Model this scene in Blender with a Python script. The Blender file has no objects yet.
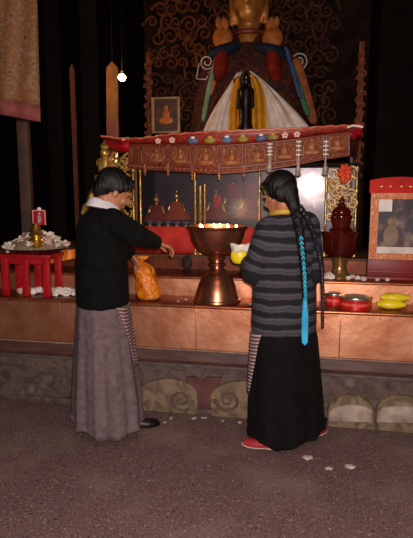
import bpy, bmesh, math, random
from mathutils import Vector, Matrix, Euler
R = math.radians
random.seed(7)
C = bpy.context.scene.collection
scn = bpy.context.scene

# ------------------------------------------------------------------ camera
FPX, PITCH, CAMH = 530.0, R(8.5), 1.5
cam_d = bpy.data.cameras.new('camera'); cam = bpy.data.objects.new('camera', cam_d); C.objects.link(cam)
cam_d.sensor_fit = 'VERTICAL'; cam_d.sensor_height = 24.0; cam_d.lens = FPX/538*24.0
cam_d.clip_start = 0.05; cam_d.clip_end = 60
cam.location = (0, 0, CAMH); cam.rotation_euler = (R(90)-PITCH, 0, 0)
scn.camera = cam
# ------------------------------------------------------------------ world, flash, exposure
w = bpy.data.worlds.new('world'); scn.world = w; w.use_nodes = True
w.node_tree.nodes['Background'].inputs[0].default_value = (0.9, 0.62, 0.5, 1)
w.node_tree.nodes['Background'].inputs[1].default_value = 0.02
def lamp(name, typ, loc, energy, col, size=0.05, rot=None):
    l = bpy.data.lights.new(name, typ); l.energy = energy; l.color = col
    if typ == 'AREA': l.size = size
    else: l.shadow_soft_size = size
    o = bpy.data.objects.new(name, l); C.objects.link(o); o.location = loc
    if rot: o.rotation_euler = rot
    return o
lamp('flash', 'POINT', (0.03, -0.03, 1.57), 370, (1.0, 0.86, 0.78), 0.035)
lamp('ambient_fill', 'AREA', (0.2, 0.6, 3.9), 22, (1.0, 0.66, 0.42), 1.4)  # added overhead fill for dim ambient light; no such fixture hangs there
scn.view_settings.view_transform = 'Standard'; scn.view_settings.look = 'None'
scn.view_settings.gamma = 1; scn.view_settings.use_curve_mapping = False
scn.view_settings.exposure = 0.0

# ------------------------------------------------------------------ frames
TH = R(10.8)
NW = Vector((math.sin(TH), math.cos(TH), 0)); UW = Vector((math.cos(TH), -math.sin(TH), 0))
def ray(px, py):
    x = (px-206.5)/FPX; y = (269-py)/FPX
    return Vector((x, math.cos(PITCH)+y*math.sin(PITCH), -math.sin(PITCH)+y*math.cos(PITCH)))
def P(px, py, Y):
    d = ray(px, py); return Vector((0, 0, CAMH)) + d*(Y/d.y)
_b = ray(200, 415); _p = Vector((0, 0, CAMH)) + _b*(CAMH/-_b.z)
D0 = _p.dot(NW)
def A(px, py, wd):                    # a point of the altar's own frame (u along it, w into it, z up)
    d = ray(px, py); p = Vector((0, 0, CAMH)) + d*((D0+wd)/d.dot(NW))
    return Vector((p.dot(UW), D0+wd, p.z))
def U(px, py, wd): return A(px, py, wd).x
def Z(px, py, wd): return A(px, py, wd).z
def W(v): return D0+v
def a2w(v): return UW*v[0] + NW*v[1] + Vector((0, 0, v[2]))

# ------------------------------------------------------------------ materials
def hexc(h):
    c = [int(h[i:i+2], 16)/255 for i in (0, 2, 4)]
    return tuple(x/12.92 if x <= .04045 else ((x+.055)/1.055)**2.4 for x in c) + (1,)
MATS = {}
def mat(name, c1, c2=None, rough=.6, metal=0, scale=8, bump=0, bscale=None, emit=None, estr=0, detail=4, spec=.5, contrast=(.35, .65), wave=None, attr=None, sheen=0, stretch=None):
    if name in MATS: return MATS[name]
    m = bpy.data.materials.new(name); m.use_nodes = True; nt = m.node_tree; N = nt.nodes; Lk = nt.links
    b = N['Principled BSDF']; b.inputs['Roughness'].default_value = rough; b.inputs['Metallic'].default_value = metal
    b.inputs['Specular IOR Level'].default_value = spec
    b.inputs['Base Color'].default_value = hexc(c1)
    tc = N.new('ShaderNodeTexCoord'); src = tc.outputs['Object']
    if stretch:
        mp = N.new('ShaderNodeMapping'); mp.inputs['Scale'].default_value = stretch; Lk.new(src, mp.inputs[0]); src = mp.outputs[0]
    if c2:
        if attr:
            a = N.new('ShaderNodeAttribute'); a.attribute_name = attr[0]
            n0 = N.new('ShaderNodeTexNoise'); n0.inputs['Scale'].default_value = 12; Lk.new(src, n0.inputs[0])
            ma = N.new('ShaderNodeMath'); ma.operation = 'MULTIPLY_ADD'; Lk.new(n0.outputs[0], ma.inputs[0]); ma.inputs[1].default_value = attr[2]; Lk.new(a.outputs['Fac'], ma.inputs[2])
            mu = N.new('ShaderNodeMath'); mu.operation = 'MULTIPLY'; Lk.new(ma.outputs[0], mu.inputs[0]); mu.inputs[1].default_value = attr[1]
            fr = N.new('ShaderNodeMath'); fr.operation = 'FRACT'; Lk.new(mu.outputs[0], fr.inputs[0])
            fac = fr.outputs[0]
        elif wave:
            n = N.new('ShaderNodeTexWave'); n.bands_direction = wave[0]; n.inputs['Scale'].default_value = wave[1]; n.inputs['Distortion'].default_value = wave[2]
            Lk.new(src, n.inputs[0]); fac = n.outputs['Fac']
        else:
            n = N.new('ShaderNodeTexNoise'); n.inputs['Scale'].default_value = scale; n.inputs['Detail'].default_value = detail
            Lk.new(src, n.inputs[0]); fac = n.outputs[0]
        r = N.new('ShaderNodeValToRGB'); cs = c2 if isinstance(c2, list) else [c2]
        r.color_ramp.elements[0].position = contrast[0]; r.color_ramp.elements[0].color = hexc(c1)
        r.color_ramp.elements[1].position = contrast[1]; r.color_ramp.elements[1].color = hexc(cs[-1])
        if len(cs) > 1:
            for k, c in enumerate(cs[:-1]):
                e = r.color_ramp.elements.new(contrast[0]+(contrast[1]-contrast[0])*(k+1)/len(cs)); e.color = hexc(c)
        if attr: r.color_ramp.interpolation = 'LINEAR'
        Lk.new(fac, r.inputs[0]); Lk.new(r.outputs[0], b.inputs['Base Color'])
    if bump:
        n2 = N.new('ShaderNodeTexNoise'); n2.inputs['Scale'].default_value = bscale or scale*3; n2.inputs['Detail'].default_value = 3
        Lk.new(src, n2.inputs[0])
        bp = N.new('ShaderNodeBump'); bp.inputs['Strength'].default_value = min(1, bump); bp.inputs['Distance'].default_value = .02*max(bump, .3)
        Lk.new(n2.outputs[0], bp.inputs['Height']); Lk.new(bp.outputs[0], b.inputs['Normal'])
    if emit:
        b.inputs['Emission Color'].default_value = hexc(emit); b.inputs['Emission Strength'].default_value = estr
    if sheen: b.inputs['Sheen Weight'].default_value = sheen
    MATS[name] = m; return m

copper = mat('copper', 'd08460', 'fcc09c', .43, .93, 5, .45, 9, contrast=(.3, .75))
copper_top = mat('copper_tread', '70341f', 'a05a3a', .4, .8, 9, .2, 30)
copper_rim = mat('copper_rim', 'a85c40', 'c98058', .32, .8, 12, .1)
copper_dark = mat('copper_tarnished', '5a2c1e', '8a4a30', .4, .6, 7, .2, 22)
lampcop = mat('lamp_copper', '9c5e48', 'c68868', .3, .9, 6, .1, 14)
brass = mat('brass', 'c89a48', 'e0b860', .28, .9, 8)
gold = mat('gilding', 'b8863c', 'e8c476', .38, .7, 30, .2, 60)
olddark = mat('dark_wood', '120b08', '1e130d', .8, 0, 6, .2, spec=.15)
wood = mat('brown_wood', '4a2a1a', '6b4028', .55, 0, 5, .15, stretch=(8, 8, 1))
stone = mat('painted_stone', '463634', ['64524c', '4a3c3a', '70605a'], .85, 0, 9, .6, 26, detail=8, contrast=(.3,.7))
stone_red = mat('maroon_paint', '4a282a', '643e3c', .8, 0, 6, .3, 30)
stone_tan = mat('tan_paint', '54443a', ['84705a', '5e4e40', '92806a'], .85, 0, 8, .6, 30, detail=8, contrast=(.3,.7))
stone_lt = mat('worn_white_paint', '7c6c62', 'b0a096', .85, 0, 9, .6, 30, detail=8)
plank = mat('dull_plank', '3c201c', '563630', .6, 0, 6, .25, stretch=(1, 6, 6))
redp = mat('red_lacquer', '98101c', 'b41a20', .4, 0, 10)
redc = mat('red_cloth', 'a81c14', 'd03218', .75, 0, 9, .3, 20)
redv = mat('dark_red_lacquer', '3e0e0a', '5c1812', .16, .2, 6)
white = mat('white_paper', 'd8d0cc', 'f0eae6', .8, 0, 12, .2)
pink = mat('pinkish_paper', 'c89a94', 'e6cfc8', .8, 0, 12, .2)
skin = mat('skin', 'a06448', 'b27658', .5, 0, 10)
hairm = mat('black_hair', '070506', '100e0f', .5, 0, 30, .5, 200, stretch=(1, 1, .2), spec=.35)
blackknit = mat('black_knit', '0d0c0f', '16151a', .85, 0, 40, .2, 160)
blackcloth = mat('black_skirt_cloth', '050405', '0d0b0d', .9, 0, 14, .1, spec=.2)
shoe_b = mat('black_leather', '0a090a', rough=.4)
purple = mat('dark_purple_cloth', '2c1c28', '443040', .8, 0, 9, .2)
orange = mat('orange_silk', 'c45a14', 'e8801e', .5, 0, 9, .3)
yellow = mat('yellow_plastic', 'd8c010', 'f0e030', .35)
silk = mat('white_silk', 'd8c2b6', 'f2e4da', .8, 0, 9, .3, 30)
ysilk = mat('yellow_silk', 'd88a10', 'f0a81c', .7, 0, 8, .1)
tin = mat('tin_metal', 'b0a8a0', 'd0c8c0', .3, .9, 10)

# ------------------------------------------------------------------ mesh collector
class MB:
    def __init__(s): s.v = []; s.f = []; s.mi = []; s.cur = 0
    def add(s, v, f):
        k = len(s.v); s.v += [Vector(p) for p in v]; s.f += [tuple(i+k for i in g) for g in f]; s.mi += [s.cur]*len(f); return s
    def box(s, a, b, bev=0):
        x0, y0, z0 = a; x1, y1, z1 = b
        if x0 > x1: x0, x1 = x1, x0
        if y0 > y1: y0, y1 = y1, y0
        if z0 > z1: z0, z1 = z1, z0
        bm = bmesh.new(); bmesh.ops.create_cube(bm, size=1)
        for q in bm.verts: q.co = Vector(((x0+x1)/2+q.co.x*(x1-x0), (y0+y1)/2+q.co.y*(y1-y0), (z0+z1)/2+q.co.z*(z1-z0)))
        if bev: bmesh.ops.bevel(bm, geom=bm.edges[:], offset=min(bev, .45*min(x1-x0, y1-y0, z1-z0)), segments=2, affect='EDGES', profile=.5)
        bm.verts.index_update(); s.add([q.co.copy() for q in bm.verts], [[q.index for q in g.verts] for g in bm.faces]); bm.free(); return s
    def lathe(s, prof, c=(0, 0, 0), n=28, ax=None):
        c = Vector(c); v = []; f = []; m = len(prof)
        q = Vector((0, 0, 1)).rotation_difference(Vector(ax)).to_matrix() if ax is not None else Matrix.Identity(3)
        for r, z in prof:
            for i in range(n):
                a = 2*math.pi*i/n; v.append(c + q @ Vector((r*math.cos(a), r*math.sin(a), z)))
        for j in range(m-1):
            for i in range(n):
                f.append((j*n+i, j*n+(i+1) % n, (j+1)*n+(i+1) % n, (j+1)*n+i))
        f.append(tuple(range(n))[::-1]); f.append(tuple((m-1)*n+i for i in range(n)))
        return s.add(v, f)
    def ell(s, c, r, rot=None, n=16, m=10):
        c = Vector(c); q = rot if rot is not None else Matrix.Identity(3)
        v = [c + q @ Vector((0, 0, -r[2]))]; f = []
        for j in range(1, m):
            p = -math.pi/2+math.pi*j/m
            for i in range(n):
                a = 2*math.pi*i/n; v.append(c + q @ Vector((r[0]*math.cos(p)*math.cos(a), r[1]*math.cos(p)*math.sin(a), r[2]*math.sin(p))))
        v.append(c + q @ Vector((0, 0, r[2]))); t = len(v)-1
        for i in range(n): f.append((0, 1+(i+1) % n, 1+i)); f.append((t, 1+(m-2)*n+i, 1+(m-2)*n+(i+1) % n))
        for j in range(m-2):
            for i in range(n): f.append((1+j*n+i, 1+j*n+(i+1) % n, 1+(j+1)*n+(i+1) % n, 1+(j+1)*n+i))
        return s.add(v, f)
    def cap(s, a, b, ra, rb, n=14):
        """tapered capsule"""
        a = Vector(a); b = Vector(b); d = (b-a); L = d.length; h = []
        for k in range(4): t = -math.pi/2+math.pi/2*k/4; h.append((ra*math.cos(t)+1e-5, ra*math.sin(t)))
        h.append((ra, 0)); h.append((rb, L))
        for k in range(1, 5): t = math.pi/2*k/4; h.append((rb*math.cos(t)+1e-5, L+rb*math.sin(t)))
        return s.lathe(h, a, n, d.normalized())
    def tube(s, pts, r, n=8, flat=None):
        pts = [Vector(p) for p in pts]; m = len(pts); rs = r if isinstance(r, (list, tuple)) else [r]*m
        v = []; f = []; up = None
        for j, p in enumerate(pts):
            t = (pts[min(j+1, m-1)]-pts[max(j-1, 0)]).normalized()
            if up is None:
                up = Vector((0, 1, 0)) if abs(t.y) < .8 else Vector((1, 0, 0))
            x = t.cross(up).normalized(); y = x.cross(t).normalized(); up = y
            for i in range(n):
                a = 2*math.pi*i/n; v.append(p + x*rs[j]*math.cos(a) + y*rs[j]*math.sin(a)*(flat or 1))
        for j in range(m-1):
            for i in range(n): f.append((j*n+i, j*n+(i+1) % n, (j+1)*n+(i+1) % n, (j+1)*n+i))
        f.append(tuple(range(n))[::-1]); f.append(tuple((m-1)*n+i for i in range(n)))
        return s.add(v, f)
    def loft(s, rings, caps=True):
        n = len(rings[0]); v = [p for r in rings for p in r]; f = []
        for j in range(len(rings)-1):
            for i in range(n): f.append((j*n+i, j*n+(i+1) % n, (j+1)*n+(i+1) % n, (j+1)*n+i))
        if caps: f.append(tuple(range(n))[::-1]); f.append(tuple((len(rings)-1)*n+i for i in range(n)))
        return s.add(v, f)
    def prism(s, poly, y0, y1):
        """outline in (x,z), thickness along y"""
        n = len(poly); v = [(p[0], y0, p[1]) for p in poly]+[(p[0], y1, p[1]) for p in poly]
        f = [tuple(range(n)), tuple(range(2*n-1, n-1, -1))]+[(i, i+n, (i+1) % n+n, (i+1) % n) for i in range(n)]
        return s.add(v, f)
    def grid(s, rows):
        n = len(rows[0]); v = [p for r in rows for p in r]; f = []
        for j in range(len(rows)-1):
            for i in range(n-1): f.append((j*n+i, j*n+i+1, (j+1)*n+i+1, (j+1)*n+i))
        return s.add(v, f)

def mkobj(name, mb, m, parent=None, origin=(0, 0, 0), smooth=True, thick=0, sub=0, angle=40):
    me = bpy.data.meshes.new(name); o0 = Vector(origin)
    me.from_pydata([tuple(p-o0) for p in mb.v], [], mb.f); me.update()
    bm = bmesh.new(); bm.from_mesh(me); bmesh.ops.recalc_face_normals(bm, faces=bm.faces[:]); bm.to_mesh(me); bm.free()
    for q in (m if isinstance(m, list) else [m]): me.materials.append(q)
    if isinstance(m, list):
        for p, i in zip(me.polygons, mb.mi): p.material_index = i
    if smooth:
        me.polygons.foreach_set('use_smooth', [True]*len(me.polygons)); me.set_sharp_from_angle(angle=R(angle))
    o = bpy.data.objects.new(name, me); C.objects.link(o)
    if parent: o.parent = parent
    if thick:
        q = o.modifiers.new('s', 'SOLIDIFY'); q.thickness = thick; q.offset = 0
    if sub:
        q = o.modifiers.new('d', 'SUBSURF'); q.levels = sub; q.render_levels = sub
    return o
def props(o, label=None, cat=None, group=None, kind=None):
    for k, v in (('label', label), ('category', cat), ('group', group), ('kind', kind)):
        if v: o[k] = v
class Thing:
    def __init__(s, name, label, cat, origin, alt=True, group=None):
        s.e = bpy.data.objects.new(name, None); C.objects.link(s.e); s.e.empty_display_size = .05
        s.o = Vector(origin); s.alt = alt
        s.e.location = a2w(s.o) if alt else s.o
        if alt: s.e.rotation_euler.z = -TH
        props(s.e, label, cat, group)
    def part(s, name, mb, m, parent=None, label=None, kind=None, **k):
        o = mkobj(name, mb, m, parent or s.e, s.o, **k); props(o, label, kind=kind); return o
def solo(name, mb, m, label, cat, origin, alt=True, group=None, kind=None, **k):
    o = mkobj(name, mb, m, None, origin, **k)
    o.location = a2w(Vector(origin)) if alt else Vector(origin)
    if alt: o.rotation_euler.z = -TH
    props(o, label, cat, group, kind); return o
def dup(o, loc, rot=None, scale=None, label=None, alt=True):
    c = o.copy(); C.objects.link(c); c.location = a2w(Vector(loc)) if alt else Vector(loc)
    if rot is not None: c.rotation_euler = rot
    if scale: c.scale = scale
    if label: c['label'] = label
    for ch in o.children:
        d = ch.copy(); C.objects.link(d); d.parent = c
    return c
def struct(name, mb, m, alt=False, **k):
    o = mkobj(name, mb, m, None, (0, 0, 0), **k)
    if alt: o.rotation_euler.z = -TH
    o['kind'] = 'structure'; return o
def spiral(c, r0, r1, a0, turns, n=28, y=None):
    """spiral in the x-z plane"""
    out = []
    for i in range(n+1):
        t = i/n; r = r0+(r1-r0)*t; a = a0+2*math.pi*turns*t
        out.append(Vector((c[0]+r*math.cos(a), c[1], c[2]+r*math.sin(a))))
    return out

# ------------------------------------------------------------------ setting
fl = MB(); nx, ny = 60, 70
rows = []
for j in range(ny+1):
    y = -2.2+10.6*j/ny; rows.append([Vector((-4+8*i/nx, y, 0.0)) for i in range(nx+1)])
fl.grid(rows)
floor_m = mat('trodden_floor', '382628', ['7a5e5e', '4a3436', '947872'], .85, 0, 48, .35, 90, detail=12, contrast=(.34, .66))
# a broad pale worn streak lies over the fine speckle
nt = floor_m.node_tree; N = nt.nodes; b = N['Principled BSDF']; ramp = [x for x in N if x.type == 'VALTORGB'][0]
n3 = N.new('ShaderNodeTexNoise'); n3.inputs['Scale'].default_value = 2.2; n3.inputs['Detail'].default_value = 6
tcn = [x for x in N if x.type == 'TEX_COORD'][0]; nt.links.new(tcn.outputs['Object'], n3.inputs[0])
rp = N.new('ShaderNodeValToRGB'); rp.color_ramp.elements[0].position = .5; rp.color_ramp.elements[1].position = .72
rp.color_ramp.elements[0].color = (0, 0, 0, 1); rp.color_ramp.elements[1].color = (.55, .55, .55, 1); nt.links.new(n3.outputs[0], rp.inputs[0])
mx = N.new('ShaderNodeMixRGB'); mx.inputs[2].default_value = hexc('8a766c'); nt.links.new(rp.outputs[0], mx.inputs[0]); nt.links.new(ramp.outputs[0], mx.inputs[1]); nt.links.new(mx.outputs[0], b.inputs['Base Color'])
struct('floor', fl, floor_m)
dwall = mat('dark_wall', '0b0706', '150e0b', .9, 0, 4, .3, spec=.1)
struct('wall_back', MB().box((-4, 8.3, 0), (4, 8.4, 4.6)), dwall)
struct('wall_left', MB().box((-4.1, -2.2, 0), (-4, 8.4, 4.6)), dwall)
struct('wall_right', MB().box((4, -2.2, 0), (4.1, 8.4, 4.6)), dwall)
struct('wall_front', MB().box((-4.1, -2.3, 0), (4.1, -2.2, 4.6)), dwall)
struct('ceiling', MB().box((-4.1, -2.3, 4.6), (4.1, 8.4, 4.7)), dwall)

# ------------------------------------------------------------------ altar
uL, uR = U(-70, 300, 0), U(480, 300, 0)
z_base = Z(200, 366, -.03); z_pl = Z(200, 350, 0); z_l = Z(200, 305, -.02)
W_R1, W_R2, W_C = .30, .62, .74
z_s = Z(200, 277, W_R1-.02); z_t = Z(200, 255, W_R2)
alt_o = Vector(((uL+uR)/2, W(.6), 0))
altar = Thing('altar', 'long stepped altar clad in copper above a carved and painted stone base', 'altar', alt_o)
def A0(px, py, wv): return A(px, py, wv)
altar.part('stone_base', MB().box((uL, W(0.02), 0), (uR, W(1.5), z_base), .01), stone)
altar.part('skirting', MB().box((uL, W(-.01), 0), (uR, W(.05), .045), .008), stone)
# plank: sloping dull face with a lip
mb = MB(); prof = [(W(-.035), z_base), (W(-.045), z_base+.02), (W(-.03), z_base+.03), (W(-.012), z_pl-.012), (W(-.02), z_pl-.008), (W(-.018), z_pl+.004), (W(.1), z_pl+.004), (W(.1), z_base)]
k = len(prof); mb.add([(uL, p[0], p[1]) for p in prof]+[(uR, p[0], p[1]) for p in prof], [tuple(range(k)), tuple(range(2*k-1, k-1, -1))]+[(i, (i+1) % k, (i+1) % k+k, i+k) for i in range(k)])
altar.part('plank_ledge', mb, plank, smooth=False)
altar.part('plank_lip', MB().tube([(uL, W(-.02), z_pl), (uR, W(-.02), z_pl)], .0065, 8), mat('worn_lip', '7a5c50', '967868', .7, 0, 12))
altar.part('plank_lower_edge', MB().box((uL, W(-.05), z_base-.008), (uR, W(-.01), z_base+.012), .004), mat('grey_edge', '4c4240', '625654', .8, 0, 12))
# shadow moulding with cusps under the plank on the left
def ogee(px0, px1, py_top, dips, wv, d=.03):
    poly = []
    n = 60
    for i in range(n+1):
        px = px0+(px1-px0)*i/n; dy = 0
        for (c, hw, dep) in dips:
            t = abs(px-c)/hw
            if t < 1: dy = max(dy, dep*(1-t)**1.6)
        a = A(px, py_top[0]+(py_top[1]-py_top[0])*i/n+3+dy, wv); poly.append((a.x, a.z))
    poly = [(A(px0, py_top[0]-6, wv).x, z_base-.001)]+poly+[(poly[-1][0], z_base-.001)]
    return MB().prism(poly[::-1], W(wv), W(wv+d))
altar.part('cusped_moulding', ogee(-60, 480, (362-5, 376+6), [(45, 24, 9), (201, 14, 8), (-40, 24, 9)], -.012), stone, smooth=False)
altar.part('copper_panel', MB().box((uL, W(.0), z_pl-.01), (uR, W(.05), z_l-.025)), copper)
for i in range(56):
    u = uL+(uR-uL)*(i+.5)/56; altar.part('rivet', MB().ell((u, W(-.002), z_l-.045), (.004, .004, .004), n=8, m=5), copper_rim)
for px in (60, 196, 262, 340): u = U(px, 330, 0); altar.part('panel_seam', MB().box((u-.003, W(-.002), z_pl), (u+.003, W(.002), z_l-.03), .001), copper_rim)
altar.part('ledge', MB().box((uL, W(-.01), z_l-.02), (uR, W(W_R1), z_l-.004), .004), copper_top)
altar.part('ledge_rim', MB().tube([(uL, W(-.02), z_l-.012), (uR, W(-.02), z_l-.012)], .012, 12), copper_rim)
altar.part('core', MB().box((uL, W(.05), z_base), (uR, W(1.5), z_l-.03)), olddark)
altar.part('riser', MB().box((uL, W(W_R1-.02), z_l-.01), (uR, W(W_R1), z_s-.015)), copper)
altar.part('shelf', MB().box((uL, W(W_R1), z_s-.02), (uR, W(W_R2+.02), z_s), .004), copper_dark)
altar.part('shelf_rim', MB().tube([(uL, W(W_R1-.022), z_s-.008), (uR, W(W_R1-.022), z_s-.008)], .0095, 12), copper_rim)
altar.part('upper_riser', MB().box((uL, W(W_R2), z_s), (uR, W(W_R2+.02), z_t-.015)), copper_dark)
altar.part('upper_shelf', MB().box((uL, W(W_R2-.015), z_t-.018), (uR, W(1.5), z_t), .005), wood)
altar.part('upper_core', MB().box((uL, W(W_R1+.002), z_l-.03), (uR, W(1.5), z_s-.021)), olddark)
# carved cloud scrolls of the base
def relief(pts, wv, d, m, name, label=None, bev=.012):
    poly = [(A(x, y, wv).x, A(x, y, wv).z) for x, y in pts]
    poly = [(u, max(z, .0)) for u, z in poly]
    mb = MB().prism(poly, W(wv-d), W(wv+.03))
    bm = bmesh.new(); vs = [bm.verts.new(p) for p in mb.v]
    for f in mb.f: bm.faces.new([vs[i] for i in f])
    bmesh.ops.recalc_face_normals(bm, faces=bm.faces[:])
    yy = W(wv-d)
    ed = [e for e in bm.edges if abs(e.verts[0].co.y-yy) < 1e-5 and abs(e.verts[1].co.y-yy) < 1e-5]
    bmesh.ops.bevel(bm, geom=ed, offset=bev, segments=3, affect='EDGES', profile=.5, clamp_overlap=True)
    bm.verts.index_update(); m2 = MB(); m2.add([q.co.copy() for q in bm.verts], [[q.index for q in g.verts] for g in bm.faces]); bm.free()
    return altar.part(name, m2, m, label=label)
def arc(cx, cy, rx, ry, a0, a1, n=14): return [(cx+rx*math.cos(R(a0+(a1-a0)*i/n)), cy-ry*math.sin(R(a0+(a1-a0)*i/n))) for i in range(n+1)]
s1 = relief([(120, 420), (122, 392)]+arc(168, 394, 30, 16, 150, 0, 18)+[(199, 412), (196, 420)], .015, .03, stone_tan, 'cloud_scroll', 'tan painted cloud scroll on the base left of the middle')
s2 = relief([(212, 420), (211, 404)]+arc(240, 398, 30, 18, 180, 10, 16)+[(272, 424), (214, 424)], .015, .03, stone_tan, 'cloud_scroll', 'greyish cloud scroll on the base right of the middle')
relief([(186, 376), (222, 377), (217, 390), (211, 420), (196, 420), (196, 400), (190, 388)], .015, .018, stone_red, 'centre_panel', 'maroon painted panel between the two scrolls')
def curl(cx, cy, r, sgn, m, wv=-.018, tr=.011):
    c = A(cx, cy, wv); s = r/155
    altar.part('spiral', MB().tube(spiral(c, s, s*.15, R(180 if sgn > 0 else 0), 1.6*sgn, 34), [tr*(1-.55*i/34) for i in range(35)], 8), m, s1 if cx < 200 else s2)
curl(181, 400, 13, -1, stone); curl(228, 400, 13, 1, stone)
s3 = relief([(327, 436), (327, 412)]+arc(350, 411, 23, 18, 175, 5, 16)+[(374, 414), (374, 440)], .015, .045, stone_tan, 'cloud_scroll', 'rounded tan cloud on the base at the right')
s4 = relief([(376, 440), (376, 412)]+arc(400, 411, 25, 18, 175, 5, 16)+[(426, 440)], .015, .045, stone_tan, 'cloud_scroll')
for (a, b, par, dy) in ((328, 373, s3, 0), (376, 424, s4, 1)):
    pts = [(a, 421+dy), (a+1, 411+dy), (a+7, 406+dy), (a+24, 404+dy), (b-8, 406+dy), (b, 410+dy), (b, 422+dy)]
    o = relief(pts, -.03, .02, stone_lt, 'worn_band', 'pale worn band across the cloud'); o.parent = par
relief([(-20, 398), (-20, 384)]+arc(20, 392, 34, 10, 170, 20, 14)+[(66, 400), (66, 404)], .015, .012, stone, 'cloud_scroll')
relief([(84, 412), (84, 398), (100, 388), (118, 396), (118, 415)], .015, .02, stone, 'cloud_scroll')

# ------------------------------------------------------------------ glass cabinet behind the steps
cb0, cb1 = U(131, 200, W_C), U(357, 200, W_C)
zc0, zc1 = z_t, Z(219, 168, W_C)
cab = Thing('glass_cabinet', 'long glass fronted display cabinet with gilt posts under the carved canopy', 'cabinet', ((cb0+cb1)/2, W(W_C), zc0))
cab.part('back_board', MB().box((cb0, W(1.42), zc0), (cb1, W(1.45), zc1)), purple)
cab.part('side_board', MB().box((cb0-.02, W(W_C), zc0), (cb0, W(1.45), zc1)), olddark)
cab.part('side_board', MB().box((cb1, W(W_C), zc0), (cb1+.02, W(1.45), zc1)), olddark)
cab.part('top_board', MB().box((cb0-.02, W(W_C-.02), zc1), (cb1+.02, W(1.45), zc1+.03)), olddark)
posts = [(134, 2.6), (141, 2.2), (195, 2), (259.5, 2), (326, 2), (356, 2)]
for px, hw in posts:
    u = U(px, 200, W_C); r = hw/128*.5
    z0 = zc0; H = zc1-zc0
    mb = MB().lathe([(r*1.8, 0), (r*1.8, .02), (r, .03), (r, H*.33), (r*1.5, H*.34), (r, H*.36), (r, H*.72), (r*1.6, H*.74), (r, H*.76), (r, H-.03), (r*1.8, H-.02), (r*1.8, H)], (u, W(W_C-.012), z0), 12)
    cab.part('post', mb, gold)
# glass
def glass_mat():
    m = bpy.data.materials.new('dusty_glass'); m.use_nodes = True; nt = m.node_tree; N = nt.nodes
    N.remove(N['Principled BSDF']); out = N['Material Output']
    t = N.new('ShaderNodeBsdfTransparent'); t.inputs[0].default_value = (.9, .88, .88, 1)
    g = N.new('ShaderNodeBsdfGlossy'); g.inputs['Roughness'].default_value = .15; g.inputs[0].default_value = (.95, .9, .95, 1)
    mx = N.new('ShaderNodeMixShader'); mx.inputs[0].default_value = .008
    nt.links.new(t.outputs[0], mx.inputs[1]); nt.links.new(g.outputs[0], mx.inputs[2]); g2 = N.new('ShaderNodeBsdfGlossy'); g2.inputs['Roughness'].default_value = .36; g2.inputs[0].default_value = (.9, .82, .95, 1); mx2 = N.new('ShaderNodeMixShader'); mx2.inputs[0].default_value = .022
    nt.links.new(mx.outputs[0], mx2.inputs[1]); nt.links.new(g2.outputs[0], mx2.inputs[2]); nt.links.new(mx2.outputs[0], out.inputs[0])
    n = N.new('ShaderNodeTexNoise'); n.inputs['Scale'].default_value = 5; bp = N.new('ShaderNodeBump'); bp.inputs['Strength'].default_value = .12; bp.inputs['Distance'].default_value = .01
    tc = N.new('ShaderNodeTexCoord'); nt.links.new(tc.outputs['Object'], n.inputs[0]); nt.links.new(n.outputs[0], bp.inputs['Height']); nt.links.new(bp.outputs[0], g.inputs['Normal'])
    return m
glassm = glass_mat()
pp = [U(p[0], 200, W_C) for p in posts]
for i in range(1, 5):
    cab.part('glass_pane', MB().box((pp[i]+.01, W(W_C+.006), zc0+.02), (pp[i+1]-.01, W(W_C+.010), zc1-.005)), glassm)
cab.part('bottom_rail', MB().box((cb0, W(W_C-.01), zc0), (cb1, W(W_C+.02), zc0+.022), .004), gold)

# things inside the cabinet
def statuette(px, py0, py1, wd, m, robe, label, seat_m=None):
    base = A(px, py1, wd); zz = zc0; H = max(.12, Z(px, py0, wd)-zz); s = H*.62; ped = H-s
    t = Thing('statuette', label, 'statue', (base.x, base.y, zz), group='statuettes inside the glass cabinet')
    u, y = base.x, base.y
    t.part('pedestal', MB().lathe([(.36*s, 0), (.4*s, .03*s), (.28*s, .08*s), (.26*s, ped), (.38*s, ped+.16*s), (.34*s, ped+.2*s)], (u, y, zz), 20), seat_m or olddark); zz += ped
    b = MB(); b.ell((u, y, zz+.28*s), (.36*s, .24*s, .1*s)); b.ell((u, y+.02*s, zz+.48*s), (.17*s, .12*s, .22*s))
    for k in (-1, 1): b.cap((u+k*.17*s, y, zz+.62*s), (u+k*.24*s, y-.04*s, zz+.42*s), .06*s, .05*s); b.cap((u+k*.24*s, y-.04*s, zz+.42*s), (u+k*.05*s, y-.18*s, zz+.36*s), .05*s, .04*s)
    b.cap((u, y, zz+.66*s), (u, y, zz+.76*s), .05*s, .05*s); b.ell((u, y-.01*s, zz+.84*s), (.09*s, .1*s, .11*s)); b.ell((u, y, zz+.96*s), (.04*s, .04*s, .05*s))
    t.part('body', b, m)
    r = MB(); rings = []
    for k, (rr, h) in enumerate([(.4, .2), (.36, .34), (.22, .5), (.2, .62), (.1, .7)]):
        rings.append([Vector((u+rr*1.04*s*math.cos(a*math.pi/12), y+.02*s+rr*.72*s*math.sin(a*math.pi/12), zz+h*s)) for a in range(24)])
    r.loft(rings); t.part('robe', r, robe)
    return t
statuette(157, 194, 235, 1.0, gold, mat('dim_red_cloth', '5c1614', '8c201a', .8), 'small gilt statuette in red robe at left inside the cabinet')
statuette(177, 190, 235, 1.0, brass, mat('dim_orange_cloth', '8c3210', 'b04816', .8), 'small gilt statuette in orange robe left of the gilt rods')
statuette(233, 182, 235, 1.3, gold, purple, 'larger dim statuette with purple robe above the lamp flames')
statuette(216, 190, 235, 1.0, gold, mat('dim_red_cloth', '5c1614', '8c201a', .8), 'red robed statuette directly above the lamp bowl behind glass')
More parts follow.
